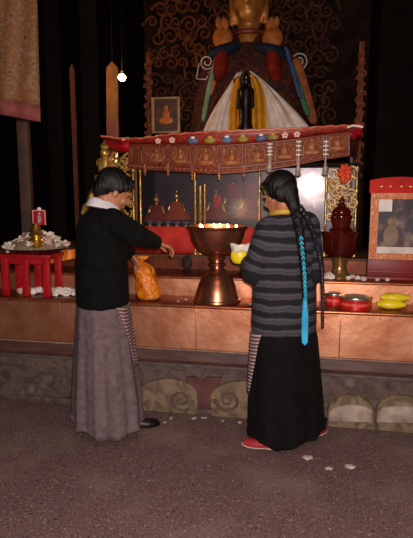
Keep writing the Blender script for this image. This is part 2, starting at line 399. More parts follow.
statuette(250, 186, 235, 1.0, gold, mat('dim_red_cloth', '5c1614', '8c201a', .8), 'red robed statuette in the cabinet just left of the braided woman')
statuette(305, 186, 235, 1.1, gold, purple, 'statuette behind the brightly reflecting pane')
def cloth_panel(px0, px1, py0, py1, wd, m, name, label, cat, group=None, wob=.012, thick=.004, tilt=0, alt=True):
    rows = []; nn = 14
    for j in range(9):
        row = []
        for i in range(nn+1):
            t = i/nn; px = px0+(px1-px0)*t+tilt*j/8; py = py0+(py1-py0)*j/8
            a = A(px, py, wd); row.append(Vector((a.x, a.y+wob*math.sin(t*math.pi*5+j*.35)*(.4+.6*j/8), a.z)))
        rows.append(row)
    o = A((px0+px1)/2, py1, wd)
    return solo(name, MB().grid(rows), m, label, cat, o, group=group, thick=thick, alt=alt)
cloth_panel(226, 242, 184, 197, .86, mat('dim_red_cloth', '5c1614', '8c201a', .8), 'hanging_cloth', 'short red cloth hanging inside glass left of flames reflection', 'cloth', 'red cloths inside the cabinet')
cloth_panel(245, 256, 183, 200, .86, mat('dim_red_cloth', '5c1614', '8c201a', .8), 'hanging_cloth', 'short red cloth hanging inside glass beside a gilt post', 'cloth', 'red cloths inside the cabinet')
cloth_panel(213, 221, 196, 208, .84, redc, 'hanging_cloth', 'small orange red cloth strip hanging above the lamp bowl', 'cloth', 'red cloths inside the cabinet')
def bowl_small(px, wd, zz, r, m, label, grp):
    a = A(px, 220, wd)
    return solo('offering_bowl', MB().lathe([(r*.5, 0), (r*.45, .01), (r*.3, .015), (r*.75, r*.6), (r, r*1.1), (r*.94, r*1.1), (r*.6, r*.5), (.001, r*.35)], (a.x, a.y, zz), 18), m, label, 'bowl', (a.x, a.y, zz), group=grp)
silv = mat('dull_silver', '9a98a4', 'c4c0cc', .35, .7, 20)
for i_, (px, wv, rr) in enumerate(((150, .84, .04), (159, .84, .036), (168, .84, .04), (177, .84, .036), (186, .84, .036))):
    bowl_small(px, wv, z_t+.2, rr, silv, 'small silver offering bowl in the row along the cabinet shelf', 'silver bowls in the cabinet')
cab.part('inner_shelf', MB().box((cb0, W(.80), z_t+.185), (U(192, 220, .84), W(.9), z_t+.2), .003), olddark)
# gilt rods standing by the glass
for px, top, lab in ((194.5, 180, 'tallest thin gilt rod standing behind the big copper lamp'), (199.5, 186, 'thick gilt rod, middle of the three behind the copper lamp'), (204, 184, 'gilt rod nearest the lamp middle, right one of three')):
    u = U(px, 215, W_C-.1); y = W(W_C-.07); zt = Z(px, top, W_C-.07); r = .010 if px != 199.5 else .014
    H = zt-z_t
    solo('gilt_rod', MB().lathe([(r*2, 0), (r*2, .012), (r, .02), (r, H*.6), (r*1.3, H*.61), (r*.8, H*.63), (r*.6, H)], (u, y, z_t), 12), gold, lab, 'rod', (u, y, z_t), group='gilt rods behind the lamp')

# ------------------------------------------------------------------ canopy
def wcan(px):
    t = (px-225)/120; return .34+.10*t*t if t > 0 else .34+.28*t*t
canwood = mat('carved_red_wood', '5e2418', ['8c4a28', '682a1c', '9c5e34'], .5, .1, 30, .8, 60)
canfig = mat('worn_gilt_relief', '7c4020', '9c5a32', .5, .1, 30, .3, 60)
canframe = mat('red_moulding', '6a2a1e', '8a4230', .45, 0, 20, .2)
def interp(tab, x):
    if x <= tab[0][0]: return tab[0][1]
    for (a, b), (c, d) in zip(tab, tab[1:]):
        if x <= c: return b+(d-b)*(x-a)/(c-a)
    return tab[-1][1]
TOP = [(127, 143), (145, 143.5), (192, 144), (219, 144.5), (244, 143), (270, 141), (298, 138), (325, 134), (350, 131), (362, 129)]
BOT = [(127, 168), (145, 170), (192, 172.5), (219, 174), (244, 172.5), (270, 169.5), (298, 165), (325, 159.5), (350, 156), (362, 155)]
CR = [(127, 139), (145, 138), (168, 134.5), (192, 133), (219, 131.5), (244, 130.5), (270, 129.5), (298, 128.5), (325, 126.5), (350, 125.5), (362, 125)]
can = Thing('canopy', 'carved and painted red wooden canopy curving over the glass cabinet', 'canopy', (U(245, 170, .35), W(.5), Z(245, 174, .35)))
def CA(px, py, dw=0): return A(px, py, wcan(px)+dw)
edges = [128, 145, 168, 192, 219, 244, 270, 298, 325, 350]
for a, b in zip(edges, edges[1:]):
    mb = MB(); rowsF = []; rowsB = []; nn = 6
    for j in range(5):
        fr = []; bk = []
        for i in range(nn+1):
            px = a+(b-a)*i/nn; py = interp(TOP, px)+(interp(BOT, px)-interp(TOP, px))*j/4
            p = CA(px, py); fr.append(p); bk.append(p+Vector((0, .02, 0)))
        rowsF.append(fr); rowsB.append(bk)
    mb.grid(rowsF); mb.grid(rowsB)
    pn = can.part('carved_panel', mb, canwood)
    # moulding frame, arch and seated figure in low relief
    def q(s, t, dw=-.006):
        px = a+(b-a)*s; tp = interp(TOP, px); return CA(px, tp+(interp(BOT, px)-tp)*t, dw)
    fr = MB()
    fr.tube([q(.03, .05), q(.5, .05), q(.97, .05)], .006, 6); fr.tube([q(.03, .80), q(.5, .80), q(.97, .80)], .007, 6); fr.tube([q(.03, .97), q(.5, .97), q(.97, .97)], .006, 6)
    fr.tube([q(.05, .05), q(.05, .5), q(.05, .95)], .006, 6); fr.tube([q(.95, .05), q(.95, .5), q(.95, .95)], .006, 6)
    can.part('moulding', fr, canframe, pn)
    ar = MB(); ar.tube([q(.2, .72), q(.2, .4)]+[q(.5-.3*math.cos(math.pi*k/8), .4-.26*math.sin(math.pi*k/8)) for k in range(1, 8)]+[q(.8, .4), q(.8, .72)], .005, 6)
    for k in range(5): c = q(.14+.18*k, .885); ar.ell(c, (.012, .006, .009), n=8, m=6)
    can.part('arch', ar, canfig, pn)
    if b-a > 20 and a < 330:
        fg = MB(); c = q(.5, .62); sc = (b-a)/150
        fg.ell(c, (.36*sc, .012, .12*sc)); fg.ell(c+Vector((0, 0, .2*sc)), (.17*sc, .012, .2*sc)); fg.ell(c+Vector((0, 0, .45*sc)), (.1*sc, .012, .11*sc))
        for k in (-1, 1): fg.cap(c+Vector((k*.15*sc, -.004, .3*sc)), c+Vector((k*.26*sc, -.004, .08*sc)), .045*sc, .04*sc, 8)
        can.part('seated_figure', fg, canfig, pn)
# canopy end faces receding
mb = MB(); p = [CA(350, 131), CA(362, 127.5, .18), CA(357, 158, .22), CA(350, 156)]
mb.add(p+[x+Vector((0, .02, 0)) for x in p], [(0, 1, 2, 3), (7, 6, 5, 4), (0, 4, 5, 1), (1, 5, 6, 2), (2, 6, 7, 3), (3, 7, 4, 0)])
can.part('end_panel', mb, mat('dark_red_carving', '3a1510', '6a2a20', .6, 0, 30, .4), smooth=False)
# roof deck behind the crest
mb = MB(); fr = []; bk = []
for i in range(24):
    px = 128+(352-128)*i/23; p = CA(px, interp(TOP, px)); fr.append(p); bk.append(Vector((p.x, W(1.45), p.z)))
mb.grid([fr, bk]); can.part('roof_board', mb, olddark, thick=.02)
# crest: wavy red rim and petals
mb = MB(); rows = [[], [], []]
for i in range(121):
    px = 128+(362-128)*i/120; t = interp(TOP, px); c = interp(CR, px); wv = .9*abs(math.sin(math.pi*(px-128)/13.0))
    rows[0].append(CA(px, t)); rows[1].append(CA(px, (t+c)/2+.6, -.018)); rows[2].append(CA(px, c+1.2-wv, -.045))
mb.grid(rows); can.part('crest', mb, mat('crest_maroon', '7a1e18', '9c3024', .45, 0, 30, .3), thick=.012)
rim = can.part('crest_rim', MB().tube([r+Vector((0, 0, .004)) for r in rows[2]], .007, 6), mat('worn_red_rim', 'b24a34', 'd87a5a', .45, 0, 18))
blue = mat('blue_paint', '36507a', '5a7498', .5); gpt = mat('olive_paint', '6a6428', '8c7c34', .5); wpt = mat('white_paint', 'e0d4cc', 'f4ece4', .4)
k = 0
petal_bits = [(158, 'w'), (172, 'w'), (193, 'b'), (210, 'g'), (227, 'b'), (243, 'g'), (261, 'b'), (273, 'g'), (285, 'w'), (297, 'w')]
for px, c in petal_bits:
    y = (interp(TOP, px)+interp(CR, px))/2+1; p = CA(px, y, -.035)
    mb = MB()
    if c == 'w':
        for a in range(5): mb.ell(p+Vector((.013*math.cos(a*1.257+.3), 0, .013*math.sin(a*1.257+.3))), (.011, .008, .009), n=8, m=6)
        can.part('crest_flower', mb, mat('pale_pink_paint', 'd8a49a', 'f0d0c6', .5), label='small pale blossom on the crest')
    else:
        mb.ell(p+Vector((0, 0, -.006)), (.04, .012, .022)); o = can.part('crest_petal', mb, blue if c == 'b' else gpt, label='blue painted petal' if c == 'b' else 'olive painted petal')
        can.part('petal_tip', MB().ell(p+Vector((0, -.008, .012)), (.017, .009, .009), n=10, m=6), wpt if c == 'b' else mat('ochre_paint', 'b88a30', 'd0a040', .5), o)
# red upturned ends of the canopy
mb = MB()
L1 = [(101, 136.5), (110, 137.5), (120, 139.5), (129, 138.5)]; L2 = [(107, 143), (113, 150.5), (121, 152.5), (129, 151)]
mb.grid([[A(x, y, .52) for x, y in L1], [A((x+a)/2, (y+b)/2, .47) for (x, y), (a, b) in zip(L1, L2)], [A(x, y, .50) for x, y in L2]])
can.part('red_corner', mb, redp, thick=.012)
can.part('corner_rim', MB().tube([A(x, y-.4, .515) for x, y in L1], .007, 8), mat('worn_red_rim', ''), )
mb = MB(); R1 = [(347, 128), (353, 126), (363, 127.5)]; R2 = [(351, 137), (355, 141), (361, 137)]
mb.grid([[A(x, y, .36) for x, y in R1], [A((x+a)/2, (y+b)/2, .32) for (x, y), (a, b) in zip(R1, R2)], [A(x, y, .36) for x, y in R2]])
can.part('red_corner', mb, redp, thick=.012)
can.part('corner_rim', MB().tube([A(x, y-.4, .352) for x, y in R1], .007, 8), wpt)
# canopy supports at rear so it is carried
for px in (136, 352):
    p = CA(px, interp(BOT, px), .25); u = p.x
    can.part('support_post', MB().box((u-.012, W(.72), z_t), (u+.012, W(.745), p.z+.2), .003), wood)
# turned pendants: white ringed ones at the right, small brown ones at the left
def pendant(px, y0, y1, big):
    top = CA(px, y0, -.035); bot = CA(px, y1, -.035); H = top.z-bot.z; c = Vector((bot.x, bot.y, bot.z))
    if big:
        prof = []; r = .017
        o = can.part('turned_pendant', MB().lathe([(.004, 0), (r*1.25, .01), (r*1.1, H*.1), (r*.7, H*.14), (r*.95, H*.2), (r*.55, H*.32), (r*.35, H*.42), (r*.4, H*.6), (r*.5, H)], c, 14), mat('silvery_paint', '80706c', 'b0a4a2', .4), label='silvery turned pendant')
        for t in (.62, .74, .86, .98): can.part('white_ring', MB().lathe([(r*.6, -.006), (r*1.15, -.004), (r*1.2, 0), (r*1.15, .004), (r*.6, .006)], c+Vector((0, 0, H*t)), 14), wpt, o)
    else:
        r = .009
        can.part('turned_pendant', MB().lathe([(.003, 0), (r, .012), (r*.6, .022), (r*1.5, .035), (r*.8, .05), (r*1.2, H*.5), (r*.5, H*.7), (r*.9, H*.8), (r*.3, H)], c, 12), mat('pinkish_turned_wood', '6c3c2c', 'a07058', .4), label='small brown turned pendant')
for px, a, b in ((269.5, 143.5, 173), (298, 141, 177), (325, 141, 176)): pendant(px, a, b, True)
for px in (145, 168, 192, 219, 244): pendant(px, 164, 180 if px > 190 else 176, False)

# ------------------------------------------------------------------ copper butter lamp
lu = U(217, 250, .155); lc = Vector((lu, W(.158), z_l-.004)); s = 1/148
HR = Z(217, 226, .155)-lc.z
lampT = Thing('butter_lamp', 'large copper butter lamp with flames burning in its wide bowl', 'lamp', lc)
k = HR/76
lampT.part('foot', MB().lathe([(.158, 0), (.163, .006), (.160, .016), (.152, .02), (.148, 5*k), (.138, 11*k), (.125, 17*k), (.106, 23*k), (.082, 27.5*k), (.062, 29.5*k), (.064, 31*k), (.058, 32*k)], lc, 48), lampcop)
lampT.part('stem', MB().lathe([(.054, 31.5*k), (.046, 33*k), (.045, 36*k), (.060, 37*k), (.060, 38.5*k), (.046, 39.5*k), (.045, 42*k), (.056, 43*k), (.057, 44.5*k), (.046, 45.5*k), (.06, 47*k)], lc, 40), lampcop)
lampT.part('bowl', MB().lathe([(.05, 46.5*k), (.088, 48*k), (.125, 51.5*k), (.155, 57*k), (.174, 63.5*k), (.185, 70*k), (.190, 73*k), (.203, 74.2*k), (.206, 75.5*k), (.203, 76.5*k), (.183, 76.3*k), (.176, 72*k), (.1, 71*k), (.001, 71*k)], lc, 56), lampcop)
lampT.part('butter', MB().lathe([(.17, 0), (.178, .012), (.17, .018), (.1, .020), (.001, .020)], lc+Vector((0, 0, 71.3*k)), 40), mat('melted_butter', 'd8a850', 'f0c878', .3, 0, 8))
flame_m = mat('flame', 'ffcf70', emit='ffc878', estr=22)
zb = lc.z+71.3*k+.02
for i, (du, dw) in enumerate([(-.09, -.06), (.005, -.09), (.085, -.07), (-.12, .03), (-.03, .05), (.06, .06), (.125, .02), (.0, .12)]):
    c = Vector((lc.x+du, lc.y+dw, zb-.004))
    wk = lampT.part('wick', MB().cap(c, c+Vector((0, 0, .012)), .002, .0015, 6), mat('wick_black', '15100c'))
    lampT.part('flame', MB().lathe([(.001, .004), (.0065, .007), (.008, .012), (.005, .019), (.001, .027)], c, 10), flame_m, wk)
fl_l = lamp('flame_light', 'POINT', a2w(lc+Vector((0, 0, HR+.08))), 2.2, (1, .62, .3), .06)

# red cloth front behind the lamp
rows = []
for j in range(7):
    row = []
    for i in range(61):
        px = 118+(262-118)*i/60; p = A(px, 227, .69); zz = z_t+.001+(Z(200, 227, .69)-z_t)*j/6
        row.append(Vector((p.x, W(.69)+.006*math.sin(i*.9)*(1-j/7), zz)))
    rows.append(row)
solo('altar_cloth', MB().grid(rows), redc, 'bright red cloth along the altar top behind the copper lamp', 'cloth', (U(190, 227, .69), W(.69), z_t), thick=.004)

# ------------------------------------------------------------------ gilt openwork ornaments
def swirl_ornament(name, label, px0, px1, py0, py1, wd, m, n, seed, origin, extra=None):
    rnd = random.Random(seed); t = Thing(name, label, 'ornament', origin)
    core = MB(); core.tube([A((px0+px1)/2+2*math.sin(i), py1+(py0-py1)*i/8, wd+.03) for i in range(9)], [.03-.002*i for i in range(9)], 8)
    t.part('stem', core, m)
    for i in range(n):
        px = rnd.uniform(px0, px1); py = rnd.uniform(py0, py1); c = A(px, py, wd+rnd.uniform(-.03, .05)); r = rnd.uniform(.018, .042)
        mb = MB().tube(spiral(c, r, r*.15, rnd.uniform(0, 6), rnd.choice((-1, 1))*rnd.uniform(.8, 1.4), 18), [.011*(1-.6*q/18) for q in range(19)], 6)
        mb.ell(c, (r*.3, r*.3, r*.3), n=8, m=6)
        t.part('scroll', mb, m)
    return t
zo = z_t
t = swirl_ornament('gilt_ornament', 'tall gilt carved ornament behind the head of the black cardigan woman', 99, 131, 150, 224, .60, gold, 60, 3, (U(115, 220, .62), W(.62), zo))
f = MB(); c = A(105.5, 169, .58); f.ell(c, (.05, .04, .1)); f.ell(c+Vector((0, -.01, .12)), (.035, .035, .04)); f.lathe([(.03, 0), (.04, .02), (.012, .05), (.002, .08)], c+Vector((0, 0, .15)), 12)
for k in (-1, 1): f.cap(c+Vector((k*.045, 0, .06)), c+Vector((k*.02, -.05, -.02)), .02, .015)
t.part('guardian_figure', f, gold, label='gilt crouching figure at the top')
f = MB().tube([A(99, 176, .6), A(95, 188, .6), A(92, 196, .6), A(89, 203, .6), A(86, 207, .6), A(82, 214, .6)], [.03, .02, .03, .02, .03, .014], 8); t.part('tail', f, gold)
t = swirl_ornament('gilt_ornament', 'gilt openwork ornament behind the dark red vessel', 329, 352, 170, 218, .6, mat('pale_gilding', '9c7444', 'd0b080', .5, .3, 30, .2), 56, 5, (U(340, 220, .6), W(.6), zo))
fr = MB()
for i in range(14):
    a = i*.7; c = A(345+3.5*math.cos(a), 172+(8 if i > 8 else 5)*math.sin(a), .52+.01*(i % 3)); fr.ell(c, (.028, .02, .018), Euler((0, a, 0)).to_matrix(), n=8, m=6)
o = A(346, 180, .52)
solo('silk_flower', fr, mat('vermilion_silk', 'c83a18', 'e85828', .6), 'vermilion silk flower on the gilt ornament below the canopy corner', 'flower', o)

# ------------------------------------------------------------------ dark red lidded vessel
vu = U(340, 260, .44); vc = Vector((vu, W(.46), z_s))
v = Thing('lidded_vessel', 'dark red lacquered vessel with tiered lid on a brass foot', 'vessel', vc)
v.part('foot', MB().lathe([(.088, 0), (.09, .01), (.07, .02), (.052, .05), (.046, .08), (.052, .11), (.056, .145)], vc, 28), mat('dull_brass', '8a6a3c', 'b08c54', .3, .7))
v.part('bowl', MB().lathe([(.05, .14), (.085, .15), (.108, .18), (.116, .22), (.118, .27), (.132, .31), (.134, .322), (.124, .326), (.1, .322), (.001, .32)], vc, 36), redv)
v.part('lid', MB().lathe([(.078, .32), (.082, .33), (.07, .342), (.058, .35), (.06, .37), (.068, .395), (.075, .42), (.073, .43), (.06, .438), (.064, .45), (.058, .47), (.042, .485), (.028, .495), (.03, .505), (.018, .515), (.021, .53), (.014, .545), (.005, .556), (.001, .56)], vc, 32), redv)

# ------------------------------------------------------------------ framed picture on the right
fw = .42; x0, x1 = U(369.5, 230, fw), U(424, 230, fw); zb0, zb1, zb2 = Z(371, 259, fw), Z(371, 193, fw), Z(371, 181, fw)
fo = Vector(((x0+x1)/2, W(fw), z_s))
f = Thing('picture_frame', 'orange carved picture frame with red crest and glazed picture at far right', 'frame', fo)
orf = mat('orange_carved_paint', 'b8582c', ['d88858', 'c4683a', 'e8b088'], .5, 0, 60, .6, 90)
f.part('base_board', MB().box((x0-.015, W(fw-.03), z_s), (x1+.015, W(fw+.07), z_s+.02), .004).box((x0-.005, W(fw-.015), z_s+.02), (x1+.005, W(fw+.05), zb0), .004).box((x0+.0, W(fw-.02), z_s+.045), (x1, W(fw+.055), z_s+.06), .003), mat('deep_red_board', '6a1418', '8a2020', .5))
bw = .052
for a, b in (((x0, zb0), (x0+bw, zb1)), ((x1-bw, zb0), (x1, zb1)), ((x0+bw, zb1-bw*.8), (x1-bw, zb1)), ((x0+bw, zb0), (x1-bw, zb0+bw*.8))):
    f.part('border', MB().box((a[0], W(fw-.012), a[1]), (b[0], W(fw+.02), b[1]), .006), orf)
bd = MB()
nb = 30
for i in range(nb):
    z = zb0+.01+(zb1-zb0-.02)*i/(nb-1)
    for xx in (x0+.004, x0+bw-.003, x1-.004, x1-bw+.003): bd.ell((xx, W(fw-.014), z), (.005, .005, .006), n=6, m=4)
for i in range(22):
    xx = x0+.006+(x1-x0-.012)*i/21
    for z in (zb0+.004, zb1-.004): bd.ell((xx, W(fw-.014), z), (.006, .005, .005), n=6, m=4)
f.part('beading', bd, mat('pink_beading', 'd08a70', 'f0c0a8', .5))
cr = [(x0-.012, zb1), (x0-.012, zb2+.004)]+[(x0-.012+(x1-x0+.024)*t, zb2+.004-.01*math.sin(t*math.pi*2)*0+.022*math.sin(t*math.pi)**.8) for t in [i/16 for i in range(1, 16)]]+[(x1+.012, zb2+.004), (x1+.012, zb1)]
cro = f.part('crest_board', MB().prism(cr, W(fw-.02), W(fw+.02)), mat('crest_red', 'a8120c', 'c81e14', .6, 0, 10, spec=.2), smooth=False)
g = MB()
for px in (382, 391, 402, 411): p = A(px, 186.5, fw-.022); g.ell(p, (.014, .004, .007), n=10, m=6)
f.part('gilt_rosette', g, gold, cro)
pic = f.part('picture', MB().box((x0+bw-.005, W(fw+.008), zb0+.03), (x1-bw+.005, W(fw+.016), zb1-.03)), mat('dim_picture', '2c2430', ['4a3a44', '8a7468'], .6, 0, 9))
q = A(379, 204, fw+.004); f.part('white_note', MB().box((q.x-.0, W(fw+.003), q.z-.05), (q.x+.085, W(fw+.007), q.z+.045)), white, pic, label='white slip of paper')
mb = MB().ell(A(391, 236, fw), (.05, .006, .075)).ell(A(391, 222, fw), (.025, .007, .03)); f.part('pictured_figure', mb, mat('sepia_figure', '7a6458', '94806c', .7), pic)
f.part('lower_strip', MB().box((x0+bw, W(fw+.001), zb0+.04), (x1-bw, W(fw+.006), zb0+.085)), mat('lace_strip', 'c8bcb8', 'e8e0dc', .7), pic)

# ------------------------------------------------------------------ small framed picture on the canopy, left
fw2 = 1.1; a0 = A(152, 133.5, fw2); a1 = A(180, 96.5, fw2); zz0 = a0.z
# a shelf-top (cabinet roof) carries it
t = Thing('picture_frame', 'small pale wood frame with an orange buddha picture above the canopy', 'frame', ((a0.x+a1.x)/2, W(fw2), zz0))
palew = mat('pale_frame_wood', '8a6440', 'ab8254', .5, 0, 14); b2 = .024
for a, b in (((a0.x, zz0), (a0.x+b2, a1.z)), ((a1.x-b2, zz0), (a1.x, a1.z)), ((a0.x+b2, a1.z-b2*.7), (a1.x-b2, a1.z)), ((a0.x+b2, zz0), (a1.x-b2, zz0+b2*.7))):
    t.part('border', MB().box((a[0], W(fw2-.01), a[1]), (b[0], W(fw2+.012), b[1]), .003), palew)
pb = t.part('picture', MB().box((a0.x+b2, W(fw2+.002), zz0+.01), (a1.x-b2, W(fw2+.008), a1.z-.01)), mat('murky_picture', '3c1c12', '5a3018', .5, 0, 12))
c = A(166, 118, fw2); mb = MB().ell(c+Vector((0, -.001, -.02)), (.06, .004, .03)).ell(c+Vector((0, 0, .03)), (.03, .004, .045)).ell(c+Vector((0, 0, .085)), (.018, .004, .02)); t.part('seated_figure', mb, mat('orange_figure', 'b04c10', 'd06c18', .5), pb)

# ------------------------------------------------------------------ statue and its carved aureole
WS = 1.95; SX = 247.5
sc = Vector((U(SX, 130, WS), W(WS), 1.35))
def S(px, py, dw=0): return A(px, py, WS+dw)
pl = MB(); pl.box((U(190, 130, WS), W(1.5), 0), (U(305, 130, WS), W(2.45), 1.33), .02)
for i in range(12):
    u = U(190, 130, WS)+(U(305, 130, WS)-U(190, 130, WS))*(i+.5)/12; pl.ell((u, W(1.5), 1.27), (.05, .04, .08))
solo('throne', pl, mat('gilt_red_wood', '5a2a18', '8a5a28', .5, .2, 10), 'tall throne platform below the great gilded statue', 'throne', (sc.x, W(2), 0))
skin_g = mat('statue_gilding', 'a8662a', 'c88840', .45, .35, 6)
st = Thing('buddha_statue', 'great gilded seated buddha statue draped with scarves', 'statue', sc)
zn = S(SX, 33).z; zs = S(SX, 47).z
b = MB(); m_ = 1/100
b.ell((sc.x, sc.y+.0, 1.55), (.64, .34, .2)); b.ell((sc.x, sc.y+.08, 2.1), (.33, .22, .62)); b.ell((sc.x, sc.y+.05, zs-.1), (.38, .2, .2))
b.cap((sc.x, sc.y, zs-.05), (sc.x, sc.y, zn+.12), .125, .10, 20)
hz = S(SX, 5).z
b.ell((sc.x, sc.y-.0, hz+.04), (.165, .19, .21), n=28, m=18); b.ell((sc.x, sc.y-.07, hz-.09), (.11, .12, .1), n=20, m=12)
b.cap((sc.x, sc.y-.185, hz+.05), (sc.x, sc.y-.215, hz-.03), .018, .028); b.ell((sc.x, sc.y-.17, hz-.085), (.045, .02, .012)); b.ell((sc.x, sc.y-.165, hz-.105), (.035, .02, .013))
for k in (-1, 1):
    b.cap((sc.x+k*.165, sc.y, hz+.06), (sc.x+k*.155, sc.y, hz-.16), .022, .03)
    b.cap((sc.x+k*.33, sc.y+.03, zs-.12), (sc.x+k*.42, sc.y, zs-.6), .09, .08); b.cap((sc.x+k*.42, sc.y, zs-.6), (sc.x+k*.1, sc.y-.2, zs-1.0), .08, .06)
def remesh(mb, vox, smooth_it=4, fac=.5):
    me = bpy.data.meshes.new('tmp'); me.from_pydata([tuple(p) for p in mb.v], [], mb.f); me.update()
    bm = bmesh.new(); bm.from_mesh(me); bmesh.ops.recalc_face_normals(bm, faces=bm.faces[:]); bm.to_mesh(me); bm.free()
    o = bpy.data.objects.new('tmp', me); C.objects.link(o)
    q = o.modifiers.new('r', 'REMESH'); q.mode = 'VOXEL'; q.voxel_size = vox
    if smooth_it: q = o.modifiers.new('s', 'SMOOTH'); q.factor = fac; q.iterations = smooth_it
    dg = bpy.context.evaluated_depsgraph_get(); ev = o.evaluated_get(dg); m2 = bpy.data.meshes.new_from_object(ev)
    r = MB(); r.add([v.co.copy() for v in m2.vertices], [tuple(p.vertices) for p in m2.polygons])
    bpy.data.objects.remove(o); bpy.data.meshes.remove(m2); bpy.data.meshes.remove(me); return r
st.part('body', remesh(b, .016, 3), skin_g, angle=180)
h = MB(); h.ell((sc.x, sc.y+.03, hz+.12), (.18, .19, .17)); h.ell((sc.x, sc.y+.03, hz+.3), (.08, .08, .09))
st.part('hair', h, mat('blue_black_hair', '14161f', '1e2230', .5, 0, 40, .8, 60))
e = MB()
for k in (-1, 1): e.ell((sc.x+k*.06, sc.y-.165, hz+.03), (.035, .012, .009))
st.part('eyes', e, mat('painted_eye', '1c1410'))
# robe (dark maroon) with blue and orange areas, red lappets
rb = MB(); rings = []
for (rr, dd, zz) in [(.74, .40, 1.34), (.76, .42, 1.5), (.66, .38, 1.75), (.58, .34, 2.1), (.51, .28, 2.5), (.45, .25, zs-.1), (.40, .2, zs-.02), (.30, .16, zs+.04), (.16, .13, zs+.1)]:
    rings.append([Vector((sc.x+rr*math.cos(a*math.pi/20), sc.y+.06+dd*math.sin(a*math.pi/20)*(1+.03*math.sin(a*3)), zz)) for a in range(40)])
rb.loft(rings); st.part('robe', rb, mat('dark_brocade', '241210', ['4c2416', '2c1a22', '5a2c18', '38180f'], .75, 0, 12, .4, 40, spec=.2, contrast=(.3,.7)))
st.part('collar', MB().tube([Vector((sc.x+.17*math.cos(a*math.pi/12), sc.y+.0+.16*math.sin(a*math.pi/12), zs+.10)) for a in range(25)], .025, 10), mat('maroon_band', '5a1c14', '7a2c1c', .5))
for k in (-1, 1):
    x = 1 if k > 0 else -1
    # crown ribbons / pendants beside the neck
    c = S(SX+k*25, 38, -.16); mb = MB().ell(c, (.095, .05, .10)); 
    for j in range(4): mb.ell(c+Vector((k*.025*(j-1.5), -.02, .11+.02*(j%2))), (.025, .02, .05))
    st.part('ear_ornament', mb, mat('amber_gilding', '8a4210', 'b0641a', .7, 0, 14))
    mb = MB(); c = S(SX+k*27, 66, -.2); mb.ell(c, (.07, .09, .15), Euler((0, k*-.25, 0)).to_matrix()); st.part('red_sleeve', mb, mat('scarlet_brocade', '5c120e', '8c2218', .8, 0, 9, .3, 20, spec=.15), label='scarlet sleeve patch')
    mb = MB(); c = S(SX+k*24, 51, -.16); mb.ell(c, (.17, .09, .06), Euler((0, k*.25, 0)).to_matrix()); st.part('blue_shoulder', mb, mat('slate_silk', '161c28', '222c3c', .8, 0, 10, spec=.15), label='slate blue shoulder cloth')
# scarves
def scarf(name, label, left, right, wds, m, grp, amp=.02, folds=6, thick=.006):
    rows = []; n = len(left); nn = 22
    for j in range(n):
        row = []
        for i in range(nn+1):
            t = i/nn; px = left[j][0]+(right[j][0]-left[j][0])*t; py = left[j][1]+(right[j][1]-left[j][1])*t
            wv = wds[j] - .05*math.sin(t*math.pi); a = A(px, py, WS+wv); row.append(Vector((a.x, a.y+amp*(.3+j/n)*math.sin(t*math.pi*folds), a.z)))
        rows.append(row)
    o = A((left[-1][0]+right[-1][0])/2, left[-1][1], WS+wds[-1])
    return solo(name, MB().grid(rows), m, label, 'scarf', o, group=grp, thick=thick, sub=1)
G = 'offering scarves draped on the great statue'
scarf('offering_scarf', 'wide white scarf fanning down the left of the great statue', [(237, 72), (230, 84), (220, 99), (210, 115), (202, 133)], [(243, 70), (238, 82), (233, 98), (231, 115), (230, 133)], [-.32, -.36, -.42, -.46, -.5], silk, G)
scarf('offering_scarf', 'wide white scarf fanning down the right of the great statue', [(248, 71), (258, 80), (262, 96), (263, 113), (262, 132)], [(250, 70), (268, 84), (283, 98), (297, 112), (311, 128)], [-.32, -.36, -.42, -.46, -.5], silk, G)
scarf('offering_scarf', 'yellow scarf strip hanging left of the dark figure', [(236, 76), (232, 90), (229, 105), (229, 120), (228, 133)], [(240, 76), (239, 90), (238, 105), (239, 120), (239, 133)], [-.5, -.56, -.62, -.66, -.7], ysilk, G, folds=3)
scarf('offering_scarf', 'yellow scarf strip hanging right of the dark figure', [(249, 73), (253, 88), (252, 105), (252, 120), (252, 133)], [(256, 76), (264, 88), (266, 105), (267, 120), (267, 133)], [-.5, -.56, -.62, -.66, -.7], ysilk, G, folds=3)
scarf('offering_scarf', 'narrow red scarf strip left of the dark figure', [(233, 78), (234, 92), (236, 102), (238, 112), (239, 133)], [(237, 78), (240, 92), (240, 102), (241, 112), (242, 133)], [-.5, -.54, -.58, -.62, -.64], mat('crimson_silk', '7a1a20', '9c2a2c', .6), G, folds=2)
def ribbon(label, pts, wdt, wd, m):
    rows = []
    for x, y in pts: p = S(x, y, wd); rows.append([p-Vector((wdt, 0, 0)), p+Vector((0, -.012, 0)), p+Vector((wdt, 0, 0))])
    return solo('silk_ribbon', MB().grid(rows), m, label, 'ribbon', S(pts[-1][0], pts[-1][1], wd), group='ribbons falling beside the great statue', thick=.005, sub=1)
ribbon('blue silk ribbon falling from the right shoulder of the statue', [(285, 45), (290, 62), (296, 80), (301, 100)], .022, -.2, mat('dim_blue_silk', '2a3a66', '3c4e80', .6))
ribbon('blue green ribbon falling past the white scarf at the right', [(289, 58), (297, 82), (303, 100), (309, 118)], .03, -.16, mat('dim_green_silk', '1c4a44', '2c7850', .6))
ribbon('broad orange brown ribbon right of the blue ones', [(295, 56), (302, 80), (308, 100), (314, 126)], .05, -.06, mat('rust_silk', '7a3812', 'a0521c', .7))
ribbon('thin pale green ribbon left of the statue', [(215, 62), (211, 80), (207, 98), (202.5, 124)], .024, -.24, mat('sage_silk', '5c7a5c', '7a9a78', .7))
ribbon('amber ribbon at the left shoulder of the statue', [(219.5, 54), (216, 66), (213, 78), (208, 98)], .04, -.2, mat('amber_silk', 'a8500e', 'cc701a', .7))
